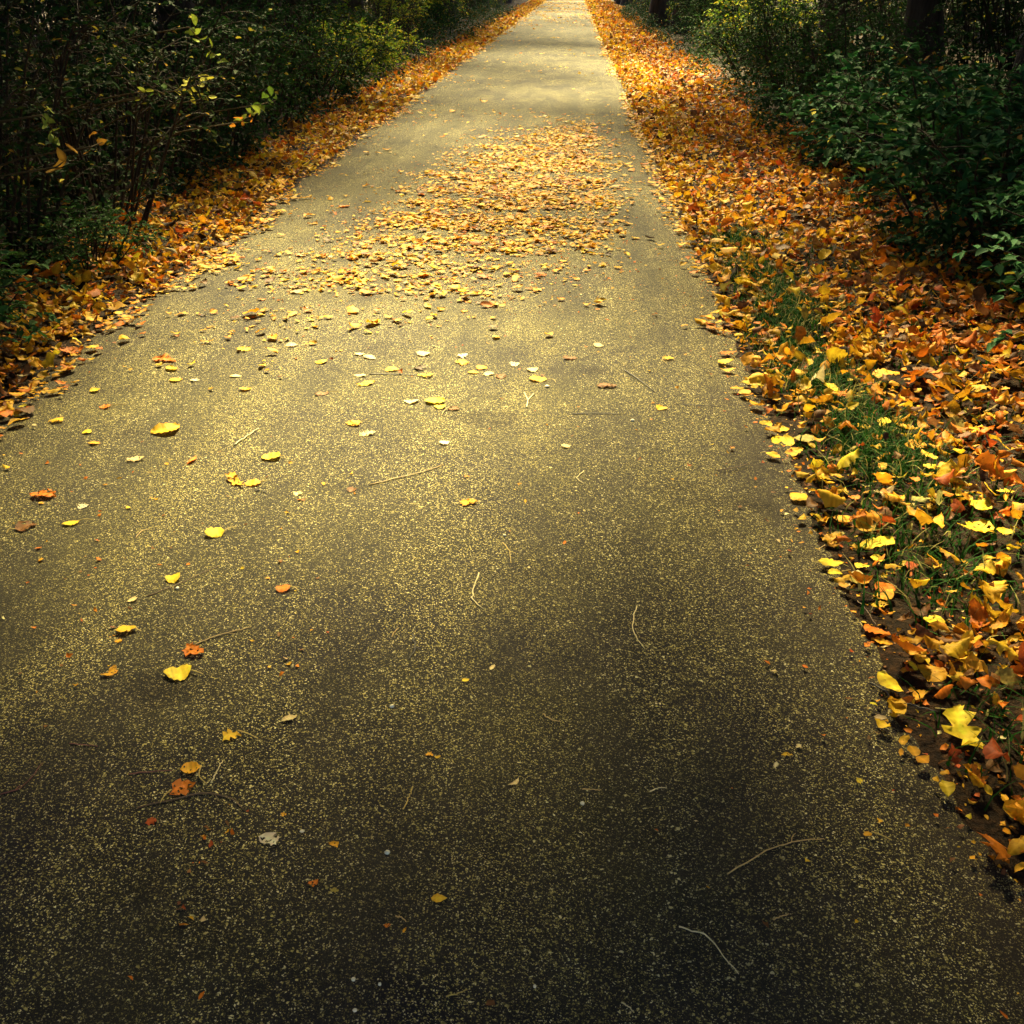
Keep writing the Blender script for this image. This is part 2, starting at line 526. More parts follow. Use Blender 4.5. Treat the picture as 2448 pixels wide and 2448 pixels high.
# --- the leaves that lie apart, one by one: x, y, length (photo px), angle, kind, width ratio, colour, label, petiole end (dx, dy) or None
SINGLE = [
 (551,1773,48,20,'lobed',.75,'yellow','yellow lobed leaf with small brown holes and a stalk pointing right on dark asphalt',(68,9)),
 (460,1854,52,10,'ovate',.70,'gold','golden rounded leaf with orange tip and holes, its stalk curling down, above a torn leaf',(38,38)),
 (439,1898,62,22,'torn',.62,'orange','torn orange leaf below a golden one, its stalk pointing down to the left',(-53,40)),
 (364,1980,30,15,'lobed',.95,'red','small orange red leaf lying alone below the curved brown twig',None),
 (650,2025,44,-30,'torn',.9,'white','bleached cream leaf full of holes on dark speckled asphalt',None),
 (752,2128,30,25,'torn',.6,'orange','small curled orange leaf right of the reddish stained asphalt streak',None),
 (693,1733,42,22,'narrow',.35,'cream','pale narrow leaf fragment right of the yellow lobed leaf',None),
 (802,2145,20,0,'lobed',.9,'olive','tiny dull yellow leaf scrap beside a curled orange one',None),
 (317,2354,16,-40,'narrow',.5,'orange','tiny orange leaf scrap near the bottom left of the path',None),
 (55,2312,12,10,'round',.9,'olive','tiny olive leaf scrap in the dark lower left corner',None),
 (680,1963,14,0,'torn',.8,'gold','tiny golden scrap above the bleached holey leaf',None),
 (484,2398,26,55,'narrow',.45,'orange','thin orange curl of leaf at the foot of the reddish streak',None),
 (802,2033,24,-25,'torn',.55,'gold','small golden crumpled leaf right of the bleached holey leaf',None),
 (430,1627,68,12,'oblong',.55,'bright','large bright yellow oblong leaf with a stalk to the right, left half of the path',(58,0)),
 (270,1622,42,35,'torn',.55,'gold','torn golden leaf left of the large bright yellow oblong leaf',None),
 (319,1447,28,18,'narrow',.4,'cream','pale curled leaf scrap at the lower end of a long thin twig',None),
 (287,1545,16,-20,'torn',.7,'gold','tiny golden scrap just under the yellow oval leaf',None),
 (304,1519,50,8,'ovate',.52,'yellow','yellow oval leaf with a short stalk, left side of the path',(36,4)),
 (462,1573,46,-28,'torn',.55,'orange','crumpled orange leaf at the lower end of a tan twig',None),
 (416,1398,38,8,'round',.8,'bright','bright yellow rounded leaf touching a long thin twig',None),
 (678,1421,36,5,'round',.85,'orange','orange brown rounded leaf with its stalk bent to the right on mid path',(36,5)),
 (515,1288,48,8,'oblong',.5,'bright','bright yellow smooth oblong leaf with a long stalk up to the right',(52,-16)),
 (171,1261,44,10,'narrow',.38,'bright','slim yellow leaf with its tip turned up, far left of the path',(52,-8)),
 (63,1268,52,22,'torn',.45,'brown','brown curled leaf with a dark stalk near the left border',(-45,16)),
 (200,1220,24,15,'torn',.6,'white','small whitish ragged leaf left of the path centre',None),
 (108,1194,60,-2,'torn',.36,'orange','ragged flat orange leaf in pieces, far left of the path',None),
 (562,1162,40,-40,'torn',.55,'gold','ragged golden leaf leaning against a smoother yellow leaf',None),
 (606,1166,40,3,'oblong',.5,'gold','golden oblong leaf with a stalk to the right, beside a ragged leaf',(46,-6)),
 (714,1191,24,8,'torn',.55,'cream','small pale leaf right of a pair of golden leaves',None),
 (650,1103,46,0,'round',.72,'bright','bright yellow toothed round leaf alone on lit asphalt',(34,4)),
 (327,1108,42,8,'torn',.35,'cream','pale ragged narrow leaf on the left half of the path',None),
 (463,1110,30,45,'narrow',.3,'orange','thin orange leaf curl standing up on the left half',None),
 (404,1040,72,14,'ovate',.40,'yellow','long pointed yellow leaf, the largest lying alone on the left half',None),
 (210,1040,24,2,'oblong',.55,'bright','small yellow oblong leaf close to the left litter',None),
 (227,1068,30,4,'narrow',.4,'gold','small golden flat leaf under a small yellow one near the left litter',None),
 (139,1011,32,-5,'torn',.6,'yellow','yellow leaf with ragged right end just off the left litter',None),
 (228,939,26,10,'ovate',.6,'bright','yellow pointed leaf at the ragged end of the left litter',None),
 (253,980,30,8,'torn',.6,'orange','orange leaf with a long pale stalk to the right by the left litter',(50,-5)),
 (422,916,32,5,'ovate',.7,'yellow','yellow cupped leaf on the upper left of the bare asphalt',None),
 (410,889,20,-30,'round',.9,'bright','small bright yellow upright leaf above the cupped yellow one',None),
 (393,867,48,-6,'torn',.4,'orange','flattened orange leaf cluster on the upper left asphalt',None),
 (467,917,20,0,'torn',.6,'white','small white scrap right of the cupped yellow leaf',None),
 (583,844,30,-8,'torn',.6,'yellow','yellow curled leaf casting a dark spot, upper left of centre',None),
 (587,940,32,5,'narrow',.4,'gold','thin golden leaf on pale asphalt left of centre',None),
 (564,907,30,3,'narrow',.4,'cream','thin pale leaf above a thin golden one',None),
 (697,834,30,5,'narrow',.45,'cream','pale flat leaf upper centre left, above a yellow cupped one',None),
 (769,875,30,8,'ovate',.5,'yellow','yellow leaf with a dark hollow below it, upper centre left',None),
 (769,951,34,8,'torn',.35,'brown','brownish shrivelled leaf with a pale stalk, centre left',(42,-5)),
 (860,856,26,0,'narrow',.4,'cream','pale flat leaf, upper one of a slanting pair',None),
 (886,864,28,-12,'ovate',.45,'cream','pale flat leaf, lower one of a slanting pair',None),
 (1012,856,32,-5,'oblong',.5,'cream','cream oblong leaf on the bright upper centre',None),
 (1107,861,24,10,'lobed',.9,'white','white lobed leaf on the bright upper centre',None),
 (936,892,32,5,'round',.8,'yellow','yellow domed leaf left of two crumpled leaves',None),
 (1105,877,30,5,'torn',.6,'gold','golden crumpled leaf just below the white lobed leaf',None),
 (1006,890,24,20,'torn',.7,'dark','dark purple brown shrivelled leaf on the bright upper centre',None),
 (1019,907,34,5,'torn',.8,'yellow','yellow broad crumpled leaf below the dark shrivelled one',None),
 (862,907,30,-4,'narrow',.35,'cream','pale narrow leaf at the left end of a dark straight twig',None),
 (875,928,44,9,'narrow',.3,'yellow','yellow narrow leaf rolled lengthwise, left of centre',None),
 (1150,888,24,12,'round',.7,'gold','golden cupped leaf above a pair of yellow and pale leaves',None),
 (1131,900,28,-5,'narrow',.35,'yellow','flat yellow leaf, left one of a pair under a golden cupped leaf',None),
 (1167,903,28,5,'narrow',.45,'cream','flat pale leaf, right one of a pair under a golden cupped leaf',None),
 (1198,910,28,-6,'torn',.5,'brown','dull brown crumpled leaf right of the pale and yellow pair',None),
 (1230,881,26,0,'torn',.7,'white','white curled leaf standing over a dark shadow, right of centre',None),
 (1274,893,28,5,'ovate',.6,'cream','pale yellow leaf with a notched top right of the white curl',None),
 (1285,917,44,-4,'oblong',.35,'yellow','yellow brown flat leaf with a stalk trailing right, right of centre',(44,6)),
 (1363,865,34,-3,'torn',.4,'brown','brown leaf edge over a black shadow on the upper right asphalt',None),
 (1430,834,24,-6,'ovate',.6,'cream','pale leaf with dark spots on the upper right asphalt',None),
 (1597,863,26,5,'torn',.5,'yellow','yellow leaf standing on its stalk near the right litter',(-4,12)),
 (1450,929,50,-2,'torn',.38,'brown','dark brown and orange curled leaf alone on the right half',None),
 (1580,983,28,-10,'ovate',.55,'yellow','ochre cupped leaf alone on the right half near a small twig',None),
 (983,971,36,0,'oblong',.38,'cream','cream flat leaf left of a broad yellow pair',None),
 (1040,970,50,0,'oblong',.42,'bright','broad bright yellow leaf overlapping a smaller one on the bright centre',None),
 (1052,983,28,0,'oblong',.6,'bright','small yellow leaf tucked under the front of a broad bright one',None),
 (1086,987,28,-3,'torn',.5,'brown','brown curled leaf with a pale stalk right of the broad yellow pair',(-30,16)),
 (850,1023,34,12,'torn',.6,'gold','golden leaf with a bluish shadow and a stalk to the right',(36,-6)),
 (879,1048,40,8,'torn',.4,'cream','pale ragged leaf below a golden one with a stalk',None),
 (1063,1069,24,12,'ovate',.7,'white','small white oval leaf on the bright middle of the path',None),
 (1354,1076,24,0,'torn',.6,'cream','small pale ragged leaf on the right half of the path',None),
 (841,1183,24,3,'torn',.6,'brown','small brown leaf with a white rim at the left end of a long twig',None),
 (1120,1213,42,0,'torn',.42,'gold','golden leaf with notched lower rim on the open middle of the path',None),
 (1177,1608,16,50,'oblong',.6,'cream','small cream scrap right of the curved dark twig',None),
 (1050,2165,40,-4,'ovate',.58,'yellow','yellow leaf with orange torn top alone on the lower middle path',None),
 (1232,1885,32,38,'narrow',.4,'cream','small cream hook shaped leaf curl on the lower middle path',None),
 (926,2229,18,5,'torn',.6,'orange','small orange scrap left of the lone yellow leaf on the lower path',None),
 (968,2240,15,60,'torn',.7,'gold','tiny golden scrap beside a small orange one on the lower path',None),
 (1114,1639,18,15,'ovate',.6,'bright','tiny bright yellow scrap on the middle path below a cream one',None),
 (1027,1818,20,-10,'lobed',.8,'gold','tiny golden lobed scrap on the lower middle path',None),
 (1046,1825,16,0,'narrow',.5,'yellow','tiny yellow sliver right of a golden lobed scrap',None),
 (2072,2002,20,8,'oblong',.6,'gold','small golden leaf with a long thin curved stalk on the lower right asphalt',(58,17)),
 (2053,1873,18,-8,'torn',.8,'bright','tiny yellow scrap lying alone on the dark right asphalt',None),
 (1880,1812,26,0,'torn',.5,'yellow','yellow T shaped scrap on the right asphalt',None),
 (1908,1792,14,40,'torn',.9,'cream','tiny pale scrap above the yellow T shaped one',None),
 (2212,1802,14,-40,'torn',.7,'red','tiny red scrap left of the large yellow lobed leaf',None),
 (2327,1908,16,5,'torn',.6,'red','tiny red scrap on the dark asphalt near the right border',None),
 (2390,1882,22,0,'torn',.5,'gold','small golden scrap at the right border of the asphalt',None),
 (2291,1757,112,-62,'lobed',.78,'bright','largest yellow lobed leaf at the right edge of the dark asphalt',(-58,-52)),
 (2126,1645,74,-35,'ovate',.58,'bright','broad yellow leaf with brown mottling above a dark stick, lower right edge',None),
 (2196,1663,36,32,'ovate',.65,'gold','golden leaf between the mottled broad leaf and the grass',None),
 (1911,1193,50,-14,'ovate',.6,'yellow','yellow leaf with folded lower lobe lying alone just off the right litter',None),
 (2014,1245,38,10,'round',.9,'gold','golden round leaf at the fringe of the right litter',None),
 (1985,1352,60,-4,'ovate',.36,'bright','slim bright yellow leaf pointing right with a stalk to the left',(-46,-6)),
 (1994,1374,36,0,'oblong',.40,'bright','short yellow leaf just under the slim bright yellow one',(38,-6)),
 (1849,1094,36,-18,'ovate',.42,'yellow','yellow leaf with a stalk to the left, off the right litter',(-32,-6)),
 (1835,1009,30,-18,'ovate',.55,'yellow','yellow leaf with a bent stalk, left tip of the right litter',None),
 (1866,1023,46,3,'oblong',.38,'yellow','flat yellow oblong leaf in the fringe beside a bent stalk leaf',None),
 (1873,1052,54,5,'round',.55,'bright','broad bright yellow leaf with a wavy rim in the right fringe',None),
 (1923,1052,42,12,'round',.75,'olive','brownish yellow dull leaf right of the broad wavy one',None),
 (1896,1080,50,14,'narrow',.4,'yellow','folded yellow leaf below the broad wavy one in the right fringe',None),
 (2103,1314,80,14,'oblong',.36,'bright','long bright yellow oblong leaf on the litter edge, the longest there',None),
 (2058,1352,34,8,'ovate',.55,'bright','bright yellow leaf just below the long oblong one',None),
 (2097,1342,36,-12,'ovate',.45,'bright','smooth yellow leaf right below the long oblong one',None),
 (2052,1384,48,-5,'round',.5,'olive','olive cupped leaf turned hollow side out beside the asphalt',None),
 (2050,1368,30,-8,'narrow',.4,'cream','pale leaf lying across the top of the olive cupped leaf',None),
 (2004,1276,34,-5,'torn',.4,'olive','olive torn leaf with a stalk at the crumbly asphalt edge',None),
 (2092,1509,70,-22,'ovate',.45,'orange','orange rolled leaf with a pale stalk to the left, on the dark asphalt edge',(-52,-22)),
 (2230,1504,40,20,'round',.85,'bright','bright yellow round leaf standing out near the grass',None),
 (2177,1365,36,-4,'torn',.5,'red','bright red orange leaf beside the grass',None),
 (2113,1410,48,14,'round',.5,'orange','orange folded leaf, upper one of a stack at the asphalt edge',None),
 (2115,1428,48,18,'ovate',.5,'gold','golden folded leaf, lower one of a stack at the asphalt edge',None),
 (2101,1447,42,18,'torn',.4,'yellow','flat yellow leaf below the stacked pair at the asphalt edge',None),
 (2073,1545,26,38,'torn',.5,'orange','small orange leaf standing on edge on the dark asphalt',None),
 (2108,1528,54,-12,'narrow',.3,'gold','flat golden leaf under the orange rolled one',None),
 (1740,848,38,4,'torn',.4,'orange','ragged orange leaf, upper one of three left of the litter',None),
 (1731,869,34,10,'ovate',.5,'bright','yellow leaf, middle one of three left of the litter',None),
 (1740,889,38,0,'narrow',.28,'yellow','thin yellow leaf, lowest of three left of the litter',None),
 (1790,909,30,12,'torn',.6,'cream','pale ragged leaf with a dark stalk at the fringe of the litter',None),
 (1983,955,46,-30,'ovate',.52,'bright','bright yellow leaf tilted towards the path in the right litter',None),
 (2014,968,40,-15,'torn',.7,'orange','orange crumpled leaf right behind the bright tilted yellow one',None),
 (2109,922,58,5,'round',.5,'gold','golden brown broad leaf in the middle of the right litter',None),
 (2202,921,46,5,'round',.65,'brown','brown domed leaf in the right litter with a yellow strip below',None),
 (2215,1132,44,-42,'oblong',.42,'yellow','yellow leaf standing tilted above the grass on the right',None),
 (2329,1294,64,18,'torn',.65,'yellow','big crumpled yellow leaf with a dark hollow, right verge',None),
 (2396,1223,42,0,'lobed',.8,'yellow','yellow toothed leaf flat on the dark right verge',None),
 (2396,1305,46,-8,'ovate',.38,'bright','smooth yellow leaf right of the big crumpled one',None),
 (2111,1029,26,40,'round',.8,'bright','small bright yellow round leaf beside the grass',None),
 (2063,1043,34,0,'torn',.6,'yellow','yellow crumpled leaf left of the small round one',None),
 (2219,1159,44,-12,'narrow',.35,'yellow','yellow slim leaf below the tilted one on the right',None),
 (2247,1160,22,40,'round',.9,'gold','small golden round leaf at the end of a slim yellow one',None),
 (2184,1098,46,5,'torn',.5,'gold','gold brown leaf cupped open behind the tilted yellow leaf',None),
 (2105,1142,22,80,'round',.7,'gold','golden upright leaf at the left of the grass clump',None),
 (2180,1182,24,5,'round',.7,'orange','orange leaf resting on top of the grass clump',None),
 (2042,1198,28,0,'round',.8,'orange','orange flat leaf left of the grass clump',None),
]

leaf_singles = []
POLY_N = 0


def single_leaf(x, y, ln, ang, kind, ratio, colour, label, petiole):
    a = R(ang)
    p0 = ground_at(x - math.cos(a) * ln / 2, y + math.sin(a) * ln / 2)
    p1 = ground_at(x + math.cos(a) * ln / 2, y - math.sin(a) * ln / 2)
    c = ground_at(x, y)
    d = p1 - p0
    Lw = float(np.linalg.norm(d))
    zc = float(to_pixel(c)[2])
    true = ln * zc / F
    Lw = min(Lw, 1.9 * true, 0.16)
    # the seen height of a leaf that is nearly flat is foreshortened; widen it to match
    dep = math.asin(min(1, (H) / math.hypot(math.hypot(c[0], c[1]), H)))
    W = ratio * true / max(math.sin(dep), 0.45) * (0.8 if abs(ang) < 30 else 0.6)
    W = min(W, Lw * 0.95)
    yaw = math.atan2(d[1], d[0])
    small = Lw < 0.035
    S, A = (9, 5) if small else (15, 7)
    rag = {'ovate': .05, 'round': .05, 'oblong': .03, 'narrow': .06, 'lobed': .12, 'torn': .22}[kind]
    z0 = float(surface_z(c[0], c[1]))
    on_litter = c[0] > float(edge_r(c[1])) + 0.03
    rg = np.random.default_rng(int(x * 7 + y * 13))
    V, Fq, C = leaf_batch(np.zeros((1, 3)), np.array([Lw]), np.array([W]), np.array([yaw]),
                          np.array([rg.normal(0, 0.05)]), np.array([rg.normal(0.0, 0.07)]),
                          np.array([rg.uniform(-0.03, 0.06)]), np.array([rg.uniform(-0.15, 0.25)]),
                          np.array([PAL[colour]]), kind, S, A, rag, 0.024, rg)
    if kind == 'torn' or 'holes' in label:
        keep = rg.uniform(0, 1, len(Fq)) > (0.14 if kind == 'torn' else 0.05)
        Fq = Fq[keep]
    me = np_mesh('fallen_leaf', V, [Fq], M_LITTER, C)
    o = link('fallen_leaf', me, None, (c[0], c[1], z0 + 0.001 + (min(0.03, 0.12 * (c[0] - float(edge_r(c[1])))) if on_litter else 0)))
    tag(o, label, 'leaf', 'fallen leaves lying apart on the path and its edge')
    if petiole:
        # the stalk leaves the end of the blade that lies nearest to where it points
        e = ground_at(x + petiole[0], y + petiole[1]) - c
        e[2] = 0
        base = np.array([math.cos(yaw), math.sin(yaw), 0]) * Lw * 0.47
        if np.dot(base, e) < 0:
            base = -base
        e_len = np.linalg.norm(e)
        if e_len > 0.17: e = e * 0.17 / e_len
        mid = (base + e) / 2 + np.array([-e[1], e[0], 0]) * rg.normal(0, 0.12)
        pts = smooth_path([base + [0, 0, 0.006], mid + [0, 0, 0.007], e + [0, 0, 0.003]], 8)
        V2, F2 = tube(pts, np.linspace(0.0017, 0.0011, 8), 5)
        child('stalk', np_mesh('stalk', V2, [F2], TW['yellow']), o)
    leaf_singles.append((c[0], c[1], Lw))


for rec in SINGLE:
    single_leaf(*rec)


# --- the litter: density in leaves per square metre at a ground point
def inside(poly, x, y):
    r = np.zeros(len(x), bool)
    j = len(poly) - 1
    for i in range(len(poly)):
        xi, yi = poly[i]; xj, yj = poly[j]
        c = ((yi > y) != (yj > y)) & (x < (xj - xi) * (y - yi) / (yj - yi + 1e-12) + xi)
        r ^= c
        j = i
    return r


def to_world_poly(pts, k=2448 / 1932):
    return [tuple(ground_at(a * k, b * k)[:2]) for a, b in pts]


DRIFT = to_world_poly([(1000, 262), (1110, 240), (1150, 300), (1160, 400), (1120, 470), (1000, 480), (900, 508), (760, 512), (620, 505), (650, 455), (745, 395), (820, 335), (900, 290)])
DRIFT_WIDE = to_world_poly([(960, 240), (1120, 225), (1180, 300), (1180, 440), (1130, 520), (950, 560), (860, 585), (700, 600), (480, 625), (400, 600), (520, 500), (640, 420), (740, 350), (850, 280)])

BRIDGE = to_world_poly([(440, 480), (640, 455), (720, 520), (620, 590), (500, 620), (330, 650), (300, 600)])


def noise2(x, y, s, seed):
    r = np.random.default_rng(seed)
    v = 0
    for _ in range(7):
        a, b, c = r.normal(0, 1, 3)
        v = v + np.sin((x * a + y * b) * s + c * 9)
    return v / 3.0


def density(x, y):
    er, el = edge_r(y), edge_l(y)
    n = noise2(x, y, 2.2, 3)
    n2 = noise2(x, y, 6.0, 4)
    jx, jy = rng.normal(0, 0.13, len(x)), rng.normal(0, 0.40, len(x))
    d = np.zeros(len(x))
    fr = 0.10 * n2 + 0.06 * n
    # right verge
    near_trim = np.where(y < 2.5, 1.7, 1.0)
    right = np.clip((x - er + 0.02 + np.where(y < 3.3, 0.03, np.where(y < 5, 0.04, 0.12)) + np.where(y < 3.3, 0.4, 0.5) * fr) / 0.10, 0, 1) * np.clip((2.7 + 0.15 * n - x) / 0.6, 0, 1)
    grass = np.exp(-((x - (er + 0.33)) / 0.11) ** 2) * (y < 6.2) * np.clip(0.45 + 0.9 * noise2(x, y, 3.1, 8), 0, 1)
    d += np.where(y < 4.2, 560, 720) * right * near_trim * (1 - 0.78 * grass) * np.clip(0.95 + 0.25 * n, 0.4, 1.2)
    # left verge
    left = np.clip((el + 0.10 + 0.8 * fr + np.where(y < 9, 0.12, 0.0) - x) / 0.12, 0, 1) * np.clip((x + 3.4 - 0.1 * n) / 0.5, 0, 1)
    d += 680 * left
    # fringes on the asphalt
    on = (x > el) & (x < er)
    d += on * 55 * np.exp(-(er - x) / 0.16) * (y > 5.2) * (y < 14) * np.clip(0.5 + n2, 0, 1.5)
    d += on * 60 * np.exp(-(x - el) / 0.25) * (y > 3.3) * np.clip(0.6 + n2, 0, 1.5)
    # the drift across the middle of the path
    ripple = np.clip(0.55 + 0.75 * noise2(x * 0.5, y * 1.6, 4.0, 21), 0, 1.2)
    d += on * inside(DRIFT, x + 0.05 * n2 + jx, y + 0.12 * n + jy) * 1050 * np.clip(ripple + 0.25, 0, 1.2)
    d += on * inside(DRIFT_WIDE, x + 0.06 * n2 + jx * 1.5, y + 0.1 * n + jy * 1.5) * 270 * ripple
    d += on * inside(BRIDGE, x + 0.06 * n2 + jx, y + 0.1 * n + jy * .7) * 270 * ripple
    # loose ones
    d += on * np.where((y > 4.6) & (y < 8), 9.0, 0) * np.clip(0.7 + 0.5 * n, 0, 2)
    d += on * np.where(y > 8, 7.0, 0) * np.clip(0.5 + n, 0, 2)
    d += on * 26 * np.exp(-((y - 14.6) / 0.8) ** 2)
    d += on * np.clip((y - 40) / 15, 0, 1) * 120 * np.clip(0.5 + n, 0, 2)
    return d


def scatter(y0, y1, x0, x1, dmax, thin=1.0):
    n = int((y1 - y0) * (x1 - x0) * dmax)
    x = rng.uniform(x0, x1, n); y = rng.uniform(y0, y1, n)
    k = rng.uniform(0, dmax, n) < density(x, y) * thin
    for a_, b_, l_ in leaf_singles:
        near = np.hypot(x - a_, y - b_) < (0.62 * l_ + 0.014)
        k &= ~near
    return x[k], y[k]


chunks = []
for (y0, y1, thin, grow) in ((1.2, 14, 1.0, 1.0), (14, 26, 0.62, 1.25), (26, 48, 0.35, 1.6), (48, 95, 0.16, 2.2)):
    x, y = scatter(y0, y1, -3.8, 3.0, 1250, thin)
    chunks.append((x, y, np.full(len(x), grow)))
lx = np.concatenate([c[0] for c in chunks]); ly = np.concatenate([c[1] for c in chunks]); lg = np.concatenate([c[2] for c in chunks])
# keep clear of the leaves placed one by one on the bare asphalt
n = len(lx)
onpath = (lx > edge_l(ly)) & (lx < edge_r(ly))
Ln = np.clip(rng.lognormal(math.log(0.043), 0.42, n), 0.02, 0.105) * lg
small = onpath & (rng.uniform(0, 1, n) < 0.25)
Ln[small] *= 0.6
Ln[onpath] *= 0.9
Wn = Ln * rng.uniform(0.45, 0.85, n)
lz = surface_z(lx, ly) + np.where(onpath, 0.001 + rng.uniform(0, 0.008, n), rng.uniform(0, 0.05, n)) * np.where(lg > 1, 0.9, 1)
outer = np.clip((np.abs(lx + 0.75) - 1.85) / 0.9, 0, 1)
Cn = np.empty((n, 3)); Kn = np.empty(n, object)
for sel, wts in ((onpath, dict(yellow=4.6, gold=6.5, bright=0.6, orange=1.4, cream=0.4, brown=0.8, dark=0.25)),
                 (~onpath & (outer < 0.35), dict(yellow=4.4, gold=5.0, orange=2.8, bright=0.9, brown=1.9, red=0.4, cream=0.3, olive=.3, dark=0.4)),
                 (~onpath & (outer >= 0.35), dict(gold=3.4, orange=3.8, yellow=1.8, brown=3, red=0.8, dark=0.7, olive=.2))):
    c, nm = pick_colours(int(sel.sum()), wts)
    Cn[sel] = c; Kn[sel] = nm
Cn *= 0.78                     # the mass of the litter is older and duller than the fresh leaves lying apart
yawn = rng.uniform(0, 6.283, n)
tilt = np.where(onpath, 0.14, 0.44)
pit = rng.normal(0, 1, n) * tilt; rol = rng.normal(0, 1, n) * tilt
curl = rng.uniform(-0.15, 0.28, n) * np.where(onpath, 0.6, 1); cup = rng.uniform(-0.8, 0.8, n) * np.where(onpath, 0.5, 1)
kinds = rng.choice(['ovate', 'round', 'oblong', 'lobed', 'torn', 'narrow'], n, p=[.26, .14, .08, .20, .24, .08])

# the litter leaves that show largest become single objects, the rest one mass
px, py, zc = to_pixel(np.stack([lx, ly, lz], -1))
seen = (px > 10) & (px < 2438) & (py > 10) & (py < 2438)
size = np.where(seen, np.sqrt(Ln * Wn) / zc, 0)
N_SINGLE = 298 - len(SINGLE)
order = np.argsort(-size)
top = order[:N_SINGLE]
is_top = np.zeros(n, bool); is_top[top] = True

Vs, Fs, Cs, off = [], [], [], 0
for far, S, A in ((False, 7, 5), (True, 4, 3)):
    for k in set(kinds):
        m = (kinds == k) & ~is_top & ((ly > 9) == far)
        if not m.any(): continue
        rag = {'ovate': .05, 'round': .06, 'oblong': .05, 'narrow': .08, 'lobed': .14, 'torn': .2}[k]
        v, f, c = leaf_batch(np.stack([lx, ly, lz], -1)[m], Ln[m], Wn[m], yawn[m], pit[m], rol[m], curl[m], cup[m], Cn[m], k, S, A, rag, 0.04)
        Vs.append(v); Fs.append(f + off); Cs.append(c); off += len(v)
tag(link('fallen_leaves', np_mesh('fallen_leaves', np.concatenate(Vs), [np.concatenate(Fs)], M_LITTER, np.concatenate(Cs))),
    'deep drifts of yellow and orange leaves along both edges and across the path', 'leaf litter', None, 'stuff')

COLWORD = dict(yellow='yellow', gold='golden', bright='bright yellow', orange='orange', red='red', brown='brown', dark='dark brown', cream='pale', olive='olive', green='green')
KINDWORD = dict(ovate='pointed', round='rounded', oblong='oblong', lobed='lobed', torn='ragged', narrow='slim')
for i in top:
    rg = np.random.default_rng(int(i) + 900)
    k = kinds[i]
    rag = {'ovate': .05, 'round': .06, 'oblong': .04, 'narrow': .06, 'lobed': .12, 'torn': .2}[k]
    v, f, c = leaf_batch(np.zeros((1, 3)), Ln[i:i+1], Wn[i:i+1], yawn[i:i+1], pit[i:i+1], rol[i:i+1], curl[i:i+1], cup[i:i+1], Cn[i:i+1], k, 13, 7, rag, 0.035, rg)
    o = link('fallen_leaf', np_mesh('fallen_leaf', v, [f], M_LITTER, c), None, (lx[i], ly[i], lz[i]))
    if lx[i] < -0.75:
        where = 'in the litter along the left edge'
    elif onpath[i]:
        where = 'on the right rim of the asphalt'
    elif lx[i] < float(edge_r(ly[i])) + 0.28:
        where = 'between the right asphalt edge and the grass'
    elif lx[i] < float(edge_r(ly[i])) + 0.7:
        where = 'in the litter just beyond the grass'
    else:
        where = 'deep in the right litter towards the shrubs'
    tag(o, f'{COLWORD[Kn[i]]} {KINDWORD[k]} leaf {where}', 'leaf', f'{COLWORD[Kn[i]]} {KINDWORD[k]} leaves {where}')

# --- crumbs of leaf and bark, mostly at the right rim, also dusted over the path
nc = 60000
cy_ = rng.uniform(1.2, 16, nc) ; cx_ = rng.uniform(-2.3, 1.2, nc)
er_ = edge_r(cy_)
dn = 0.9 * np.exp(-np.abs(cx_ - er_ - 0.04) / 0.08) + 0.55 * ((cx_ > er_) & (cx_ < er_ + 0.35)) * (cy_ < 4.5) + 0.035 * np.clip(0.4 + noise2(cx_, cy_, 1.6, 31), 0, 2)
dn += 0.9 * np.exp(-((cx_ + 0.645 + 0.03 * np.sin(cy_ * 9)) / 0.030) ** 2) * (cy_ < 2.5) * np.clip(0.3 + noise2(cx_, cy_, 9.0, 33), 0, 1)
dn += 0.35 * np.exp(-((cy_ - 6.3) / 0.5) ** 2 - ((cx_ + 0.4) / 0.6) ** 2)
dn += 0.22 * inside(DRIFT_WIDE, cx_ + rng.normal(0, .15, nc), cy_ + rng.normal(0, .4, nc))
dn += 0.25 * np.exp(-(cx_ - edge_l(cy_)).clip(0) / 0.12)
kp = rng.uniform(0, 1, nc) < dn
cx_, cy_ = cx_[kp], cy_[kp]
nc = len(cx_)
cc, _ = pick_colours(nc, dict(brown=4, orange=3, gold=3, yellow=1.2, cream=1.2, red=0.7))
Lc = rng.uniform(0.004, 0.02, nc)
v, f, c = leaf_batch(np.stack([cx_, cy_, surface_z(cx_, cy_) + 0.0012], -1), Lc, Lc * rng.uniform(.3, .9, nc), rng.uniform(0, 6.28, nc), rng.normal(0, .25, nc), rng.normal(0, .25, nc),
                     rng.uniform(-.1, .2, nc), rng.uniform(-.4, .6, nc), cc, 'torn', 4, 3, .3, .05)
tag(link('leaf_crumbs', np_mesh('leaf_crumbs', v, [f], M_LITTER, c)), 'crumbled leaf bits along the rim and over the asphalt', 'leaf debris', None, 'stuff')

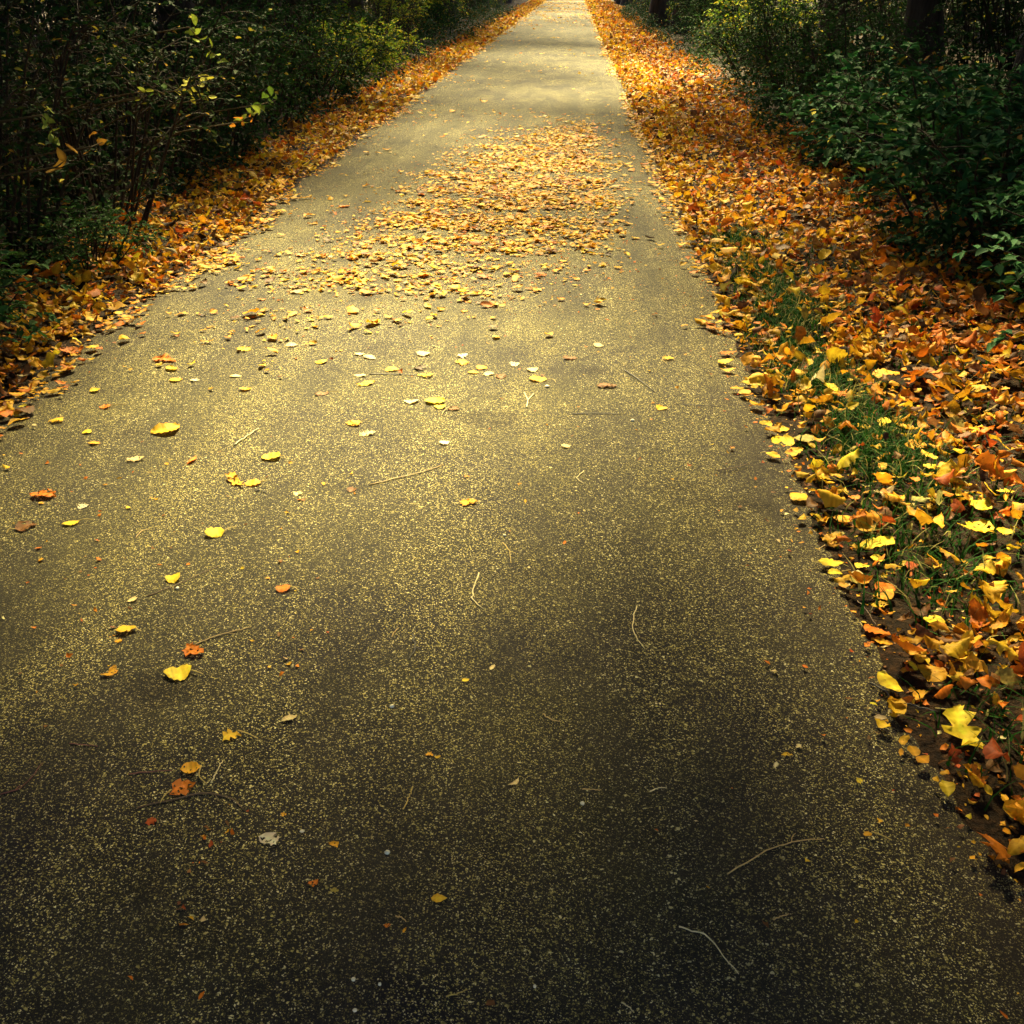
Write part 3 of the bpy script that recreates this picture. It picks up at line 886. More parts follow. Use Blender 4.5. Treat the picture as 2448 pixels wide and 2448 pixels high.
# ------------------------------------------------------------------ twigs and stalks
TWIGS = [
 ([(560,1075),(590,1055),(620,1035)],'cream',2.6,'pale bent stick on the lit left half, above the round toothed leaf'),
 ([(612,1185),(626,1184),(638,1190)],'dark',2.2,'short dark twig under the pair of golden leaves'),
 ([(353,1438),(420,1412),(524,1365)],'brown',1.7,'long thin brown twig passing under the bright round leaf'),
 ([(458,1557),(530,1532),(602,1513)],'tan',2.2,'straight tan twig rising right from the crumpled orange leaf'),
 ([(327,1297),(338,1283),(357,1276)],'tan',1.8,'small tan curved stalk left of the smooth oblong leaf'),
 ([(507,1887),(521,1860),(535,1833)],'cream',2.0,'pale stalk standing right of the golden leaf with the curling stalk'),
 ([(331,1947),(410,1929),(486,1914),(549,1922),(588,1955)],'brown',2.6,'long curved brown twig below the torn orange leaf'),
 ([(310,1866),(360,1861),(414,1857)],'red',2.4,'reddish twig left of the golden leaf with the curling stalk'),
 ([(169,1792),(236,1799)],'red',2.0,'short reddish twig in the dark left part'),
 ([(0,1915),(60,1895),(105,1838)],'red',1.8,'dark red twig at the left border of the path'),
 ([(964,1949),(979,1923),(988,1894)],'yellow',1.8,'thin yellow stalk in two bends on the lower middle path'),
 ([(1553,1904),(1572,1897),(1593,1895)],'cream',1.8,'short pale stalk on the lower right of the middle path'),
 ([(1392,1900),(1437,1901)],'tan',1.4,'thin straight tan stalk left of a short pale one'),
 ([(1297,1719),(1318,1733),(1340,1738)],'tan',1.5,'thin tan stalk at the middle of the path'),
 ([(1067,2399),(1092,2393),(1118,2382)],'yellow',1.8,'yellow stalk at the bottom of the path'),
 ([(1485,2411),(1500,2420),(1513,2432)],'cream',1.9,'pale stalk at the bottom right of the middle path'),
 ([(947,2206),(960,2210),(972,2220)],'tan',1.8,'small tan stalk above the tiny orange scraps'),
 ([(884,1171),(998,1143),(1061,1122)],'tan',1.9,'long straight tan twig on the bright middle of the path'),
 ([(1145,1382),(1131,1425),(1132,1449),(1156,1468)],'cream',2.3,'cream J shaped stalk on the middle of the path'),
 ([(1202,1308),(1219,1332),(1222,1357)],'yellow',1.6,'thin yellow curved stalk above the cream J shaped one'),
 ([(1522,1458),(1512,1500),(1518,1530),(1540,1560)],'cream',2.0,'cream bow shaped stalk on the right half of the path'),
 ([(987,1530),(992,1564),(976,1592)],'dark',2.8,'dark bent twig with an orange end on the middle path'),
 ([(1492,892),(1525,914),(1563,942)],'dark',2.0,'dark slanting twig on the upper right asphalt'),
 ([(1368,998),(1420,997),(1485,998)],'dark',1.6,'dark straight twig lying level on the right half'),
 ([(1395,1135),(1379,1152),(1394,1164)],'cream',1.8,'small pale angled stalk on the right half'),
 ([(938,1534),(953,1515)],'tan',1.8,'short tan stalk left of the dark bent twig'),
 ([(884,904),(940,905),(1002,906)],'dark',1.5,'thin dark level twig between two yellow leaves on the upper path'),
 ([(1738,2101),(1837,2043),(1900,2022),(1968,2014)],'tan',2.3,'long bowed tan stalk on the lower right asphalt'),
 ([(1622,2228),(1655,2241),(1690,2252),(1726,2295),(1764,2341)],'cream',1.9,'pale stalk bent at an angle on the lower right asphalt'),
 ([(1846,2208),(1865,2203),(1885,2196)],'tan',1.5,'small tan stalk right of the angled pale one'),
 ([(2076,1651),(2120,1673),(2180,1692),(2240,1712)],'dark',3.4,'dark stick lying below the mottled broad leaf at the right edge'),
 ([(1712,1130),(1755,1124),(1792,1113)],'brown',1.8,'thin brown twig near the right litter'),
 ([(1632,973),(1675,975),(1716,977)],'dark',1.4,'thin dark twig level with the three leaves by the litter'),
 ([(2050,1440),(2070,1462),(2095,1500)],'brown',1.8,'brown stalk by the stacked orange leaves at the edge'),
 ([(1955,1318),(1968,1310),(1978,1298)],'tan',1.7,'small tan stalk above the slim bright yellow leaf'),
]
for pts, c, w, label in TWIGS:
    W3 = [ground_at(*p) for p in pts]
    c0 = np.mean(W3, 0)
    zc = float(to_pixel(c0)[2])
    r = max(w * zc / F * 0.62, 0.0013)
    rg = np.random.default_rng(int(pts[0][0]))
    P = smooth_path(W3, 14)
    P[1:-1, :2] += rg.normal(0, r * 0.9, (12, 2))
    P[:, 2] = surface_z(P[:, 0], P[:, 1]) + r * 0.9 + np.abs(np.sin(np.linspace(0.2, 2.9, 14))) * r * 1.2
    if c0[0] > float(edge_r(c0[1])): P[:, 2] += 0.015
    V, Fq = tube(P - c0, r * np.linspace(1.15, 0.7, 14) * rg.uniform(0.9, 1.1, 14), 7)
    caps = [np.arange(7)[::-1][None], (np.arange(7) + 13 * 7)[None]]
    span = np.linalg.norm(P[-1] - P[0])
    if span > 0.11 and c != 'cream':                      # a snapped side shoot
        j = int(rg.integers(4, 10))
        tdir = (P[j + 1] - P[j - 1]); tdir /= np.linalg.norm(tdir)
        sd = np.array([-tdir[1], tdir[0], 0]) * rg.choice([-1, 1])
        e_ = P[j] + (tdir * 0.8 + sd * 0.7) * span * rg.uniform(0.10, 0.2)
        v2, f2 = tube(smooth_path([P[j] - c0, (P[j] + e_) / 2 - c0 + sd * 0.004, e_ - c0], 6), np.linspace(r * 0.7, r * 0.4, 6), 7)
        Fq = np.concatenate([Fq, f2 + len(V)]); V = np.concatenate([V, v2])
    o = link('fallen_twig' if c in ('dark', 'brown', 'red', 'tan') else 'leaf_stalk', np_mesh('fallen_twig', V, [Fq] + caps, TW[c]), None, tuple(c0))
    tag(o, label, 'twig' if c in ('dark', 'brown', 'red', 'tan') else 'stalk', 'twigs and bare stalks dropped on the asphalt')

# the forked stalk
c0 = ground_at(1259, 965)
V, Fc, o_ = [], [], 0
for pts in ([(1259,983),(1262,966)], [(1262,966),(1253,947)], [(1262,966),(1276,950)]):
    P = smooth_path([ground_at(*p) for p in pts], 6)
    P[:, 2] = surface_z(P[:, 0], P[:, 1]) + 0.003
    v, f = tube(P - c0, np.linspace(0.003, 0.002, 6), 6)
    V.append(v); Fc.append(f + o_); o_ += len(v)
tag(link('leaf_stalk', np_mesh('leaf_stalk', np.concatenate(V), [np.concatenate(Fc)], TW['cream']), None, tuple(c0)),
    'pale Y shaped forked stalk on the bright right of centre', 'stalk', 'twigs and bare stalks dropped on the asphalt')

# ------------------------------------------------------------------ loose white pebbles
import bmesh
m, nt, out = mat('pale_pebble')
tc = N(nt, 'ShaderNodeTexCoord')
nz = N(nt, 'ShaderNodeTexNoise', Scale=160.0, Detail=3.0)
nt.links.new(tc.outputs['Object'], nz.inputs['Vector'])
p = N(nt, 'ShaderNodeBsdfPrincipled', Roughness=0.6)
nt.links.new(ramp(nt, nz.outputs['Fac'], [(0.3, (0.55, 0.46, 0.28)), (0.6, (0.85, 0.76, 0.52))]), p.inputs['Base Color'])
nt.links.new(p.outputs[0], out.inputs[0])
M_PEBBLE = m
for x, y, s, label in (
    (927, 2054, 14, 'white angular pebble left of the lower middle of the path'),
    (846, 2358, 13, 'white pebble at the bottom left of the middle path'),
    (724, 2003, 11, 'slim white pebble right of the bleached holey leaf'),
    (938, 1703, 12, 'small white pebble on the lit left of the middle path'),
    (1392, 1934, 12, 'small white pebble right of the cream hook shaped curl'),
    (850, 2432, 11, 'white pebble at the very bottom of the path'),
    (1278, 2373, 10, 'tiny white pebble near the bottom centre'),
    (1308, 933, 12, 'white pebble by the yellow brown flat leaf on the upper path'),
    (1206, 1291, 9, 'tiny white pebble above the thin yellow curved stalk'),
    (426, 1419, 10, 'pale pebble under the bright yellow round leaf'),
    (1512, 1013, 10, 'white pebble right of the level dark twig'),
    (909, 2369, 10, 'small pale pebble at the bottom, right of a larger white one')):
    c = ground_at(x, y)
    zc = float(to_pixel(c)[2]); r = s * zc / F * 0.5
    bm = bmesh.new()
    bmesh.ops.create_icosphere(bm, subdivisions=2, radius=r)
    rg = random.Random(x)
    ax = [rg.uniform(0.8, 1.15), rg.uniform(0.8, 1.15), rg.uniform(0.55, 0.8)]
    for v in bm.verts:
        v.co = Vector((v.co[0] * ax[0], v.co[1] * ax[1], v.co[2] * ax[2])) * rg.uniform(0.86, 1.1)
    me = bpy.data.meshes.new('pebble'); bm.to_mesh(me); bm.free()
    me.materials.append(M_PEBBLE)
    tag(link('pebble', me, None, (c[0], c[1], float(surface_z(c[0], c[1])) + r * 0.4)), label, 'pebble', 'loose white pebbles on the asphalt')

# ------------------------------------------------------------------ grass on the right verge
gV, gC = [], []
ng = 14000
gy_ = rng.uniform(1.3, 7.5, ng)
gx_ = edge_r(gy_) + 0.30 + rng.normal(0, 0.11, ng)
keep = rng.uniform(0, 1, ng) < np.clip(0.40 + 0.9 * noise2(gx_, gy_, 3.1, 8), 0.02, 1) * (gx_ > edge_r(gy_) + 0.06)
e2 = rng.uniform(0, 1, ng) < np.where(gy_ < 3.4, 0.55, 0.15)
gx_ = np.where(e2, edge_r(gy_) + rng.uniform(0.02, 1.3, ng), gx_)
keep |= e2 & (rng.uniform(0, 1, ng) < np.clip(0.2 + 0.7 * noise2(gx_, gy_, 2.4, 9), 0, 1))
gx_, gy_ = gx_[keep], gy_[keep]
ng = len(gx_)
hgt = rng.uniform(0.03, 0.10, ng); az = rng.uniform(0, 6.283, ng); lean = rng.uniform(0.2, 1.6, ng)
wd = rng.uniform(0.0015, 0.0052, ng)
base = np.stack([gx_, gy_, mound(gx_, gy_) + 0.002], -1)
dirv = np.stack([np.cos(az), np.sin(az), 0 * az], -1)
side = np.stack([-np.sin(az), np.cos(az), 0 * az], -1)
rows = []
for t in (0, .4, .75, 1.0):
    c = base + dirv * (hgt * lean * t * t)[:, None] + np.array([0, 0, 1.0]) * (hgt * t * (1 - 0.3 * lean * t))[:, None]
    w = wd * (1 - t * 0.9)
    rows += [c - side * w[:, None], c + side * w[:, None]]
V = np.stack(rows, 1)
f = np.array([[0, 1, 3, 2], [2, 3, 5, 4], [4, 5, 7, 6]])
Fq = (f[None] + (np.arange(ng) * 8)[:, None, None]).reshape(-1, 4)
gc = np.array([0.016, 0.060, 0.007]) * rng.uniform(0.6, 1.5, (ng, 1)) * rng.uniform(0.85, 1.2, (ng, 3))
dry = rng.uniform(0, 1, ng) < 0.14
gc[dry] = np.array([0.3, 0.26, 0.08])
tag(link('grass', np_mesh('grass', V.reshape(-1, 3), [Fq], M_GRASS, np.repeat(gc, 8, 0))), 'dark green grass pushing through the leaves on the right verge', 'grass', None, 'stuff')

# ------------------------------------------------------------------ sun
EL_S, AZ_S = R(43), R(4)                     # height above the horizon; to the left of the path's direction
SUN = np.array([-math.sin(AZ_S) * math.cos(EL_S), math.cos(AZ_S) * math.cos(EL_S), math.sin(EL_S)])
# holes cut in the unseen crowns to shape the sunlight: ground centre, half axes, share of leaves removed
SUN_CUTS = [((-0.95, 4.8), (1.25, 1.9), 1.0), ((-0.55, 7.6), (2.75, 3.2), 0.75), ((-0.75, 18), (1.5, 9.0), 0.6), ((-2.9, 6.9), (0.6, 1.7), 0.85), ((1.3, 2.3), (0.6, 1.0), 0.9), ((-3.7, 20.5), (1.5, 3.4), 1.0), ((2.9, 8.8), (1.1, 2.4), 0.2),
        ((-0.95, 3.1), (1.15, 1.3), 0.85), ((-0.6, 1.5), (0.95, 1.2), 0.38), ((1.7, 3.6), (0.9, 1.7), 0.95)]


def in_sun_cut(P, soft=0.18):  # marks crown leaves to drop so the sun reaches the chosen patches
    g = P[:, :2] - SUN[:2] * (P[:, 2] / SUN[2])[:, None]
    cut = np.zeros(len(P), bool)
    for c, a, share in SUN_CUTS:
        r = np.hypot((g[:, 0] - c[0]) / a[0], (g[:, 1] - c[1]) / a[1])
        cut |= (r < 1 + rng.normal(0, soft, len(P))) & (rng.uniform(0, 1, len(P)) < share)
    return cut


# ------------------------------------------------------------------ trees
def leaf_cards(P, size, nrm_bias, colour, rg, n_c=None):
    n = len(P)
    d = rg.standard_normal((n, 3)); d[:, 2] *= 0.6
    d /= np.linalg.norm(d, axis=1, keepdims=True)
    u = rg.standard_normal((n, 3)); u[:, 2] += nrm_bias
    s = np.cross(d, u); s /= np.linalg.norm(s, axis=1, keepdims=True) + 1e-9
    nn = np.cross(s, d)
    L = size * rg.uniform(0.7, 1.3, n); W = L * rg.uniform(0.5, 0.75, n)
    b = P - d * (L / 2)[:, None]; t = P + d * (L / 2)[:, None]
    m = P + d * (L * 0.05)[:, None]
    fold = (W * rg.uniform(0.0, 0.25, n))[:, None] * nn
    l = m + s * (W / 2)[:, None] + fold; r = m - s * (W / 2)[:, None] + fold
    V = np.stack([b, l, t, r], 1).reshape(-1, 3)
    base = np.arange(n) * 4
    F1 = np.stack([base, base + 1, base + 2, base + 3], -1)
    C = np.repeat(colour, 4, 0)
    return V, F1, C


def tree_meshes(h, r, seed, blobs, n_leaf, gap_at=None, lean=(0, 0)):
    """trunk with limbs, and a crown of leaf clumps round the limb ends; blobs: (centre, radii)"""
    rg = np.random.default_rng(seed)
    k = 12
    z = np.linspace(0, 1, k)
    pts = np.stack([lean[0] * z ** 1.5 + 0.12 * np.sin(z * 4 + seed), lean[1] * z ** 1.5 + 0.1 * np.sin(z * 5 + seed * 2), z * h - 0.08], -1)
    rad = r * (1 - 0.75 * z) * (1 + 0.55 * np.exp(-z * h / 0.35))
    V, Fq = tube(pts, rad, 12)
    ang = np.tile(np.arange(12), k)
    # buttressed foot
    TV, TF, off = [V], [Fq], len(V)
    crownP = []
    for (c, rr) in blobs:
        c = np.array(c, float); rr = np.array(rr, float)
        nb = 6
        for j in range(nb):
            q = rg.standard_normal(3); q /= np.linalg.norm(q)
            end = c + q * rr * 0.6
            zt = np.clip((end[2] - rg.uniform(0.8, 2.2)) / h, 0.2, 0.95)
            st = np.array([np.interp(zt, z, pts[:, i]) for i in range(3)])
            mid = (st + end) / 2 + np.array([0, 0, 0.35]) + rg.normal(0, 0.2, 3)
            P = smooth_path([st, mid, end], 7)
            r0 = np.interp(zt, z, rad) * 0.42
            v, f = tube(P, np.linspace(r0, r0 * 0.18, 7), 6)
            TV.append(v); TF.append(f + off); off += len(v)
        ncl = max(20, int(n_leaf * 2.2 / 40 / len(blobs)))
        q = rg.standard_normal((ncl, 3)); q /= np.linalg.norm(q, axis=1, keepdims=True)
        q *= rg.uniform(0.25, 1.0, (ncl, 1)) ** 0.5
        cl = c + q * rr
        per = 40
        pp = np.repeat(cl, per, 0) + rg.normal(0, 0.28, (ncl * per, 3)) * np.array([1, 1, 0.7])
        crownP.append(pp)
    cp = np.concatenate(crownP)
    if gap_at is not None:
        cp = cp[~in_sun_cut(cp + np.array(gap_at))]
    n = len(cp)
    clump = np.repeat(rg.uniform(0.7, 1.3, (n // 40 + 1, 1)), 40, 0)[:n]
    g = np.where(rg.uniform(0, 1, (n, 1)) < 0.22, np.array([[0.20, 0.14, 0.02]]), np.array([[0.055, 0.085, 0.018]]))
    C = g * clump * rg.uniform(0.8, 1.2, (n, 3))
    cv, cf, cc = leaf_cards(cp, 0.16, 0.6, C, rg)
    return np_mesh('trunk', np.concatenate(TV), [np.concatenate(TF)], M_BARK), np_mesh('crown', cv, [cf], M_CROWN, cc, smooth=False)


def add_tree(x, y, h, r, seed, blobs, n_leaf, label, group, gap=True):
    z0 = float(mound(np.clip(x, -9, 9), y))
    t, c = tree_meshes(h, r, seed, blobs, n_leaf, (x, y, z0) if gap else None)
    e = link('tree', None, None, (x, y, z0))
    tag(e, label, 'tree', group)
    child('trunk', t, e); child('crown', c, e)
    return e


# near trees, each with its own unseen crown shaped for the shade on the path
G_NEAR = 'trees whose crowns close over the path'
NEAR = [
 # x, y, height, radius, blobs relative to the foot, leaves, label
 (-4.7, 3.0, 9.5, .20, [((1.4, 0, 6.2), (3.2, 2.8, 2.4)), ((-0.5, 0, 8), (2.6, 2.6, 2))], 17000, 'tree beside the shadiest end of the left thicket, its trunk hidden by leaves'),
 (4.3, 5.6, 10, .22, [((-2.3, 1.5, 5.8), (3.0, 3.0, 2.0)), ((-4.7, 1.0, 5.2), (2.7, 2.0, 1.2)), ((-4.9, -0.6, 5.8), (2.4, 1.6, 1.0)), ((-0.3, 0.5, 8), (2.8, 2.8, 2))], 26000, 'dark trunk behind the nearest right thicket, close to the black corner'),  # middle blobs: unseen limb added over the path to darken the foreground
 (-4.4, 8.5, 10, .22, [((1.3, 0, 6.3), (3.0, 3.0, 2.3)), ((-0.5, 0, 8.6), (2.6, 2.6, 2))], 17000, 'dark slim trunk within the left thicket behind the bright leaf sprays'),
 (4.7, 12.0, 11, .24, [((-2.0, -1.5, 6.4), (2.8, 3.2, 2.3)), ((0.2, 0, 8.8), (2.6, 2.6, 2))], 10000, 'thick dark trunk behind the spreading right shrub'),
 (3.2, -1.5, 9, .2, [((-2.4, 2.0, 5.4), (3.2, 3.0, 1.8)), ((0, 0, 7.6), (2.6, 2.6, 2))], 10000, 'tree on the right verge beside the viewer, unseen crown added to shade the near path'),
 (-4.0, -2.0, 9, .2, [((2.0, 1.5, 5.8), (3.0, 3.0, 2)), ((0, 0, 7.8), (2.6, 2.6, 2))], 17000, 'tree on the left verge beside the viewer, unseen crown added to shade the near path'),
 (-4.9, 14.5, 12, .25, [((2.9, 0, 7.2), (3.4, 3.2, 2.4)), ((0, 0, 9.6), (2.8, 2.8, 2.2))], 14000, 'dark trunk on the left behind the shrubs before the bright bush'),
 (4.6, 16.0, 12, .25, [((-2.7, 0, 7.2), (3.4, 3.2, 2.4)), ((0, 0, 9.6), (2.8, 2.8, 2.2))], 10000, 'dark trunk on the right above the dark gap in the shrubs'),
 (-5.3, 21, 12, .26, [((3.0, 0, 7.4), (3.4, 3.4, 2.4)), ((0, 0, 9.8), (2.8, 2.8, 2.2))], 9000, 'slim trunk deep behind the green bushes before the bright one on the left'),
 (-5.3, 29, 13, .30, [((2.4, 0, 7.6), (3.5, 3.4, 2.4)), ((0, 0, 10.2), (2.8, 2.8, 2.2))], 10000, 'wide purple dark trunk on the left behind the bright bush'),
 (4.8, 22.5, 12, .24, [((-2.8, 0, 7.4), (3.4, 3.4, 2.4)), ((0, 0, 9.8), (2.8, 2.8, 2.2))], 9000, 'slim trunk on the right rising above the low green bank'),
]
near_trees = []
for i, (x, y, h, r, bl, nl, lab) in enumerate(NEAR):
    near_trees.append(add_tree(x, y, h, r, 40 + i, bl, nl, lab, G_NEAR))
# further off
protos = []
for s in range(3):
    protos.append(add_tree((-5.6, -5.0, -7.6)[s], (43, 33, 37)[s], 12.5 + s, .27, 70 + s,
                           [((1.5 if s < 2 else 0, 0, 7.5 if s < 2 else 6.2), (3.9, 3.9, 2.6 if s < 2 else 3.6)), ((0.5, 0.3, 10.2), (3.0, 3.0, 2.2))], 2600 if s < 2 else 11000,
                           ('trunk on the far left beyond the last bright bush', 'trunk on the left rising from the distant dull green bush',
                            'trunk left of the far path, right of the wide purple one')[s], 'trees lining the far part of the path', False))
far_spots = []
rs = random.Random(3)
for i in range(13):
    far_spots.append((-4.2 - rs.uniform(0, 0.9), 40 + i * 4.8 + rs.uniform(-1, 1), 'left'))
    far_spots.append((3.0 + rs.uniform(0, 0.9), 36 + i * 4.8 + rs.uniform(-1, 1), 'right'))
for i in range(12):
    far_spots.append((-9.5 - rs.uniform(0, 2.5), -6 + i * 5.0 + rs.uniform(-1.5, 1.5), 'deep left'))
    far_spots.append((9.0 + rs.uniform(0, 2.5), -6 + i * 5.0 + rs.uniform(-1.5, 1.5), 'deep right'))
for k in range(5):
    far_spots.append((-10 + k * 4.5, 108 + rs.uniform(-3, 3), 'end'))
for i, (x, y, side) in enumerate(far_spots):
    o = copy_tree(protos[2] if 'deep' in side or side == 'end' else protos[i % 2])
    o.location = (x, y, float(mound(np.clip(x, -9, 9), y)))
    o.rotation_euler = (0, 0, rs.uniform(-0.6, 0.6) + (0 if 'left' in side else math.pi))
    s = rs.uniform(0.85, 1.2); o.scale = (s, s, s)
    g = {'left': 'trees in the far row left of the path', 'right': 'trees in the far row right of the path', 'deep left': 'trees deep in the woods on the left',
         'deep right': 'trees deep in the woods on the right', 'end': 'trees across the far end of the path'}[side]
    o['group'] = g
    o['label'] = {'left': 'tree in the distant row left of the path', 'right': 'tree in the distant row right of the path', 'deep left': 'tree hidden in the dark woods behind the left thicket',
                  'deep right': 'tree hidden in the dark woods behind the right thicket', 'end': 'tree closing the view beyond the far end of the path'}[side]

# ------------------------------------------------------------------ shrubs
def shrub_meshes(seed, height, radius, n_stem, twigs, leaves, size, green, flat, yellow=0.04, yc=(0.5, 0.42, 0.05)):
    rg = np.random.default_rng(seed)
    SV, SF, off = [], [], 0
    LP, LD = [], []
    for i in range(n_stem):
        a = rg.uniform(0, 6.283)
        rr = radius * math.sqrt(rg.uniform(0.05, 1))
        b = np.array([math.cos(a), math.sin(a), 0]) * rr * 0.35
        b[2] = -0.05
        top = np.array([math.cos(a) * rr, math.sin(a) * rr, height * rg.uniform(0.55, 1.05) * (1 - 0.35 * (rr / radius) ** 2)])
        mid = b * 0.4 + top * 0.6 + np.array([0, 0, height * 0.12]) + rg.normal(0, 0.08, 3)
        P = smooth_path([b, mid, top], 9)
        v, f = tube(P, np.linspace(0.011, 0.003, 9), 5)
        SV.append(v); SF.append(f + off); off += len(v)
        for j in range(twigs):
            t = rg.uniform(0.12, 1.0)
            st = P[min(8, int(t * 8))]
            d = rg.standard_normal(3); d[2] = d[2] * (0.3 if flat else 0.7) + 0.12
            out = st * np.array([1, 1, 0]); on_ = np.linalg.norm(out) + 1e-6
            d = d / np.linalg.norm(d) + 0.7 * out / on_
            d /= np.linalg.norm(d)
            ln = rg.uniform(0.2, 0.5)
            e = st + d * ln + np.array([0, 0, -0.12 * ln])
            Q = smooth_path([st, st + d * ln * 0.55 + [0, 0, 0.03], e], 5)
            v, f = tube(Q, np.linspace(0.004, 0.0015, 5), 4)
            SV.append(v); SF.append(f + off); off += len(v)
            u = rg.uniform(0.15, 1.0, leaves)
            pts = np.stack([np.interp(u, np.linspace(0, 1, 5), Q[:, k]) for k in range(3)], -1)
            sd = np.cross(d, [0, 0, 1.0]); sd /= np.linalg.norm(sd) + 1e-6
            sg = np.where(np.arange(leaves) % 2, 1.0, -1.0)[:, None]
            ld = sd * sg + d * 0.55 + rg.normal(0, 0.3, (leaves, 3)) + np.array([0, 0, -0.15])
            ld /= np.linalg.norm(ld, axis=1, keepdims=True)
            LP.append(pts + ld * size * 0.5); LD.append(ld)
    P = np.concatenate(LP); D = np.concatenate(LD)
    keep = P[:, 2] > 0.02
    P, D = P[keep], D[keep]
    n = len(P)
    up = np.array([0, 0, 1.0]) + rg.normal(0, 0.28 if flat else 0.6, (n, 3))
    s = np.cross(D, up); s /= np.linalg.norm(s, axis=1, keepdims=True) + 1e-9
    nn = np.cross(s, D)
    L = size * rg.uniform(0.6, 1.35, n); W = L * rg.uniform(0.45, 0.7, n)
    h2 = (L / 2)[:, None]
    b = P - D * h2; t = P + D * h2 - nn * h2 * 0.25
    m1 = P - D * h2 * 0.2; fold = nn * (W * 0.18)[:, None]
    l = m1 + s * (W / 2)[:, None] + fold; r = m1 - s * (W / 2)[:, None] + fold
    l2 = P + D * h2 * 0.5 + s * (W * 0.32)[:, None] + fold * 0.5; r2 = P + D * h2 * 0.5 - s * (W * 0.32)[:, None] + fold * 0.5
    V = np.stack([b, l, l2, t, r2, r], 1).reshape(-1, 3)
    k = np.arange(n) * 6
    F4 = np.concatenate([np.stack([k, k + 1, k + 2, k + 3], -1), np.stack([k, k + 3, k + 4, k + 5], -1)])
    C = np.array(green) * rg.uniform(0.6, 1.5, (n, 1)) * rg.uniform(0.85, 1.15, (n, 3))
    yl = rg.uniform(0, 1, n) < yellow
    C[yl] = np.array(yc) * rg.uniform(0.6, 1.2, (int(yl.sum()), 1))
    return np_mesh('foliage', V, [F4], M_FOLIAGE, np.repeat(C, 6, 0), smooth=False), np_mesh('stems', np.concatenate(SV), [np.concatenate(SF)], M_STEM)


GREEN = (0.013, 0.034, 0.010)
SHRUB = {
    'small': shrub_meshes(1, 1.75, 1.15, 26, 11, 16, 0.045, GREEN, False, 0.03),
    'dense': shrub_meshes(2, 1.5, 1.1, 30, 11, 17, 0.045, (0.026, 0.068, 0.016), False, 0.02),
    'broad': shrub_meshes(3, 1.25, 1.2, 24, 10, 14, 0.075, (0.020, 0.072, 0.022), True, 0.015),
    'low': shrub_meshes(4, 0.7, 0.8, 22, 8, 14, 0.06, (0.035, 0.09, 0.02), True, 0.02),
    'bright': shrub_meshes(5, 1.15, 1.1, 30, 11, 16, 0.055, (0.17, 0.27, 0.018), False, 0.28, (0.62, 0.52, 0.04)),
    'bare': shrub_meshes(6, 1.6, 1.0, 34, 8, 7, 0.04, (0.024, 0.04, 0.012), False, 0.05, (0.4, 0.25, 0.05)),
    'tall': shrub_meshes(7, 2.9, 1.4, 34, 12, 16, 0.055, GREEN, False, 0.03),
}
GL, GR = 'shrubs of the left thicket', 'shrubs of the right thicket'
SHRUBS = [
 # kind, x, y, scale, label, group
 ('small', -3.43, 3.4, 1.0, 'dark shrub at the left border where the left litter enters the picture', GL),
 ('low', -2.88, 4.35, .75, 'low green plant at the foot of the left thicket near the border', GL),
 ('bare', -3.38, 5.0, 1.0, 'thin twiggy shrub with a few yellow leaves, second along the left litter', GL),
 ('small', -3.53, 6.3, 1.05, 'dark shrub behind the sprays of bright yellow leaves on the left', GL),
 ('low', -2.83, 6.3, .5, 'small low plant with large leaves at the lip of the left litter', GL),
 ('bare', -3.28, 7.6, 1.0, 'bare stemmed dark shrub over a black hollow on the left', GL),
 ('small', -3.53, 9.0, 1.05, 'blue green dense shrub halfway along the left side', GL),
 ('dense', -3.43, 10.6, 1.0, 'green shrub before the bright bush on the left', GL),
 ('dense', -3.63, 13.2, 1.0, 'green shrub touching the bright yellow green bush on its near side', GL),
 ('bright', -3.58, 21.0, 0.8, 'bright yellow green bush on the left, the brightest shrub in view', GL),
 ('bright', -3.68, 18.2, 0.85, 'green bush with yellow tips right before the brightest one on the left', GL),
 ('dense', -3.63, 15.8, 1.05, 'green shrub with few yellow leaves two before the brightest bush on the left', GL),
 ('bare', -3.93, 24.8, .95, 'brown shrub below the trunks on the far left side', GL),
 ('bright', -4.73, 28, 1.2, 'light green bush in the distance left of the path', GL),
 ('dense', -4.23, 33, 1.1, 'distant dull green bush left of the path', GL),
 ('small', 3.10, 3.0, 1.0, 'dark shrub in the black right border next to the verge', GR),
 ('broad', 2.55, 3.9, .7, 'low broad leaved green plant at the lower end of the right thicket', GR),
 ('broad', 2.90, 5.3, .85, 'broad leaved green shrub above the dark hollow on the right', GR),
 ('broad', 2.70, 7.0, 1.0, 'spreading green shrub with layered branches, the largest on the right', GR),
 ('broad', 3.00, 8.6, 1.05, 'layered green shrub behind the largest spreading one', GR),
 ('broad', 2.80, 10.3, .85, 'green shrub with bright leaf tips leaning to the litter on the right', GR),
 ('dense', 3.00, 12.4, .95, 'dull green shrub after the layered shrubs on the right', GR),
 ('dense', 2.90, 14.8, 1.0, 'olive green shrub with yellow hints halfway up the right side', GR),
 ('small', 3.00, 17.3, .9, 'blue green shrub on the right bank', GR),
 ('dense', 3.10, 20, 1.0, 'green shrub at the foot of the slim trunk on the right', GR),
 ('bright', 3.80, 24, 1.15, 'light green bush on the right near the far end', GR),
 ('dense', 3.40, 28, 1.1, 'distant green bush right of the path', GR),
 ('dense', 3.70, 33, 1.2, 'farther dull green bush right of the path', GR),
]
made = {}


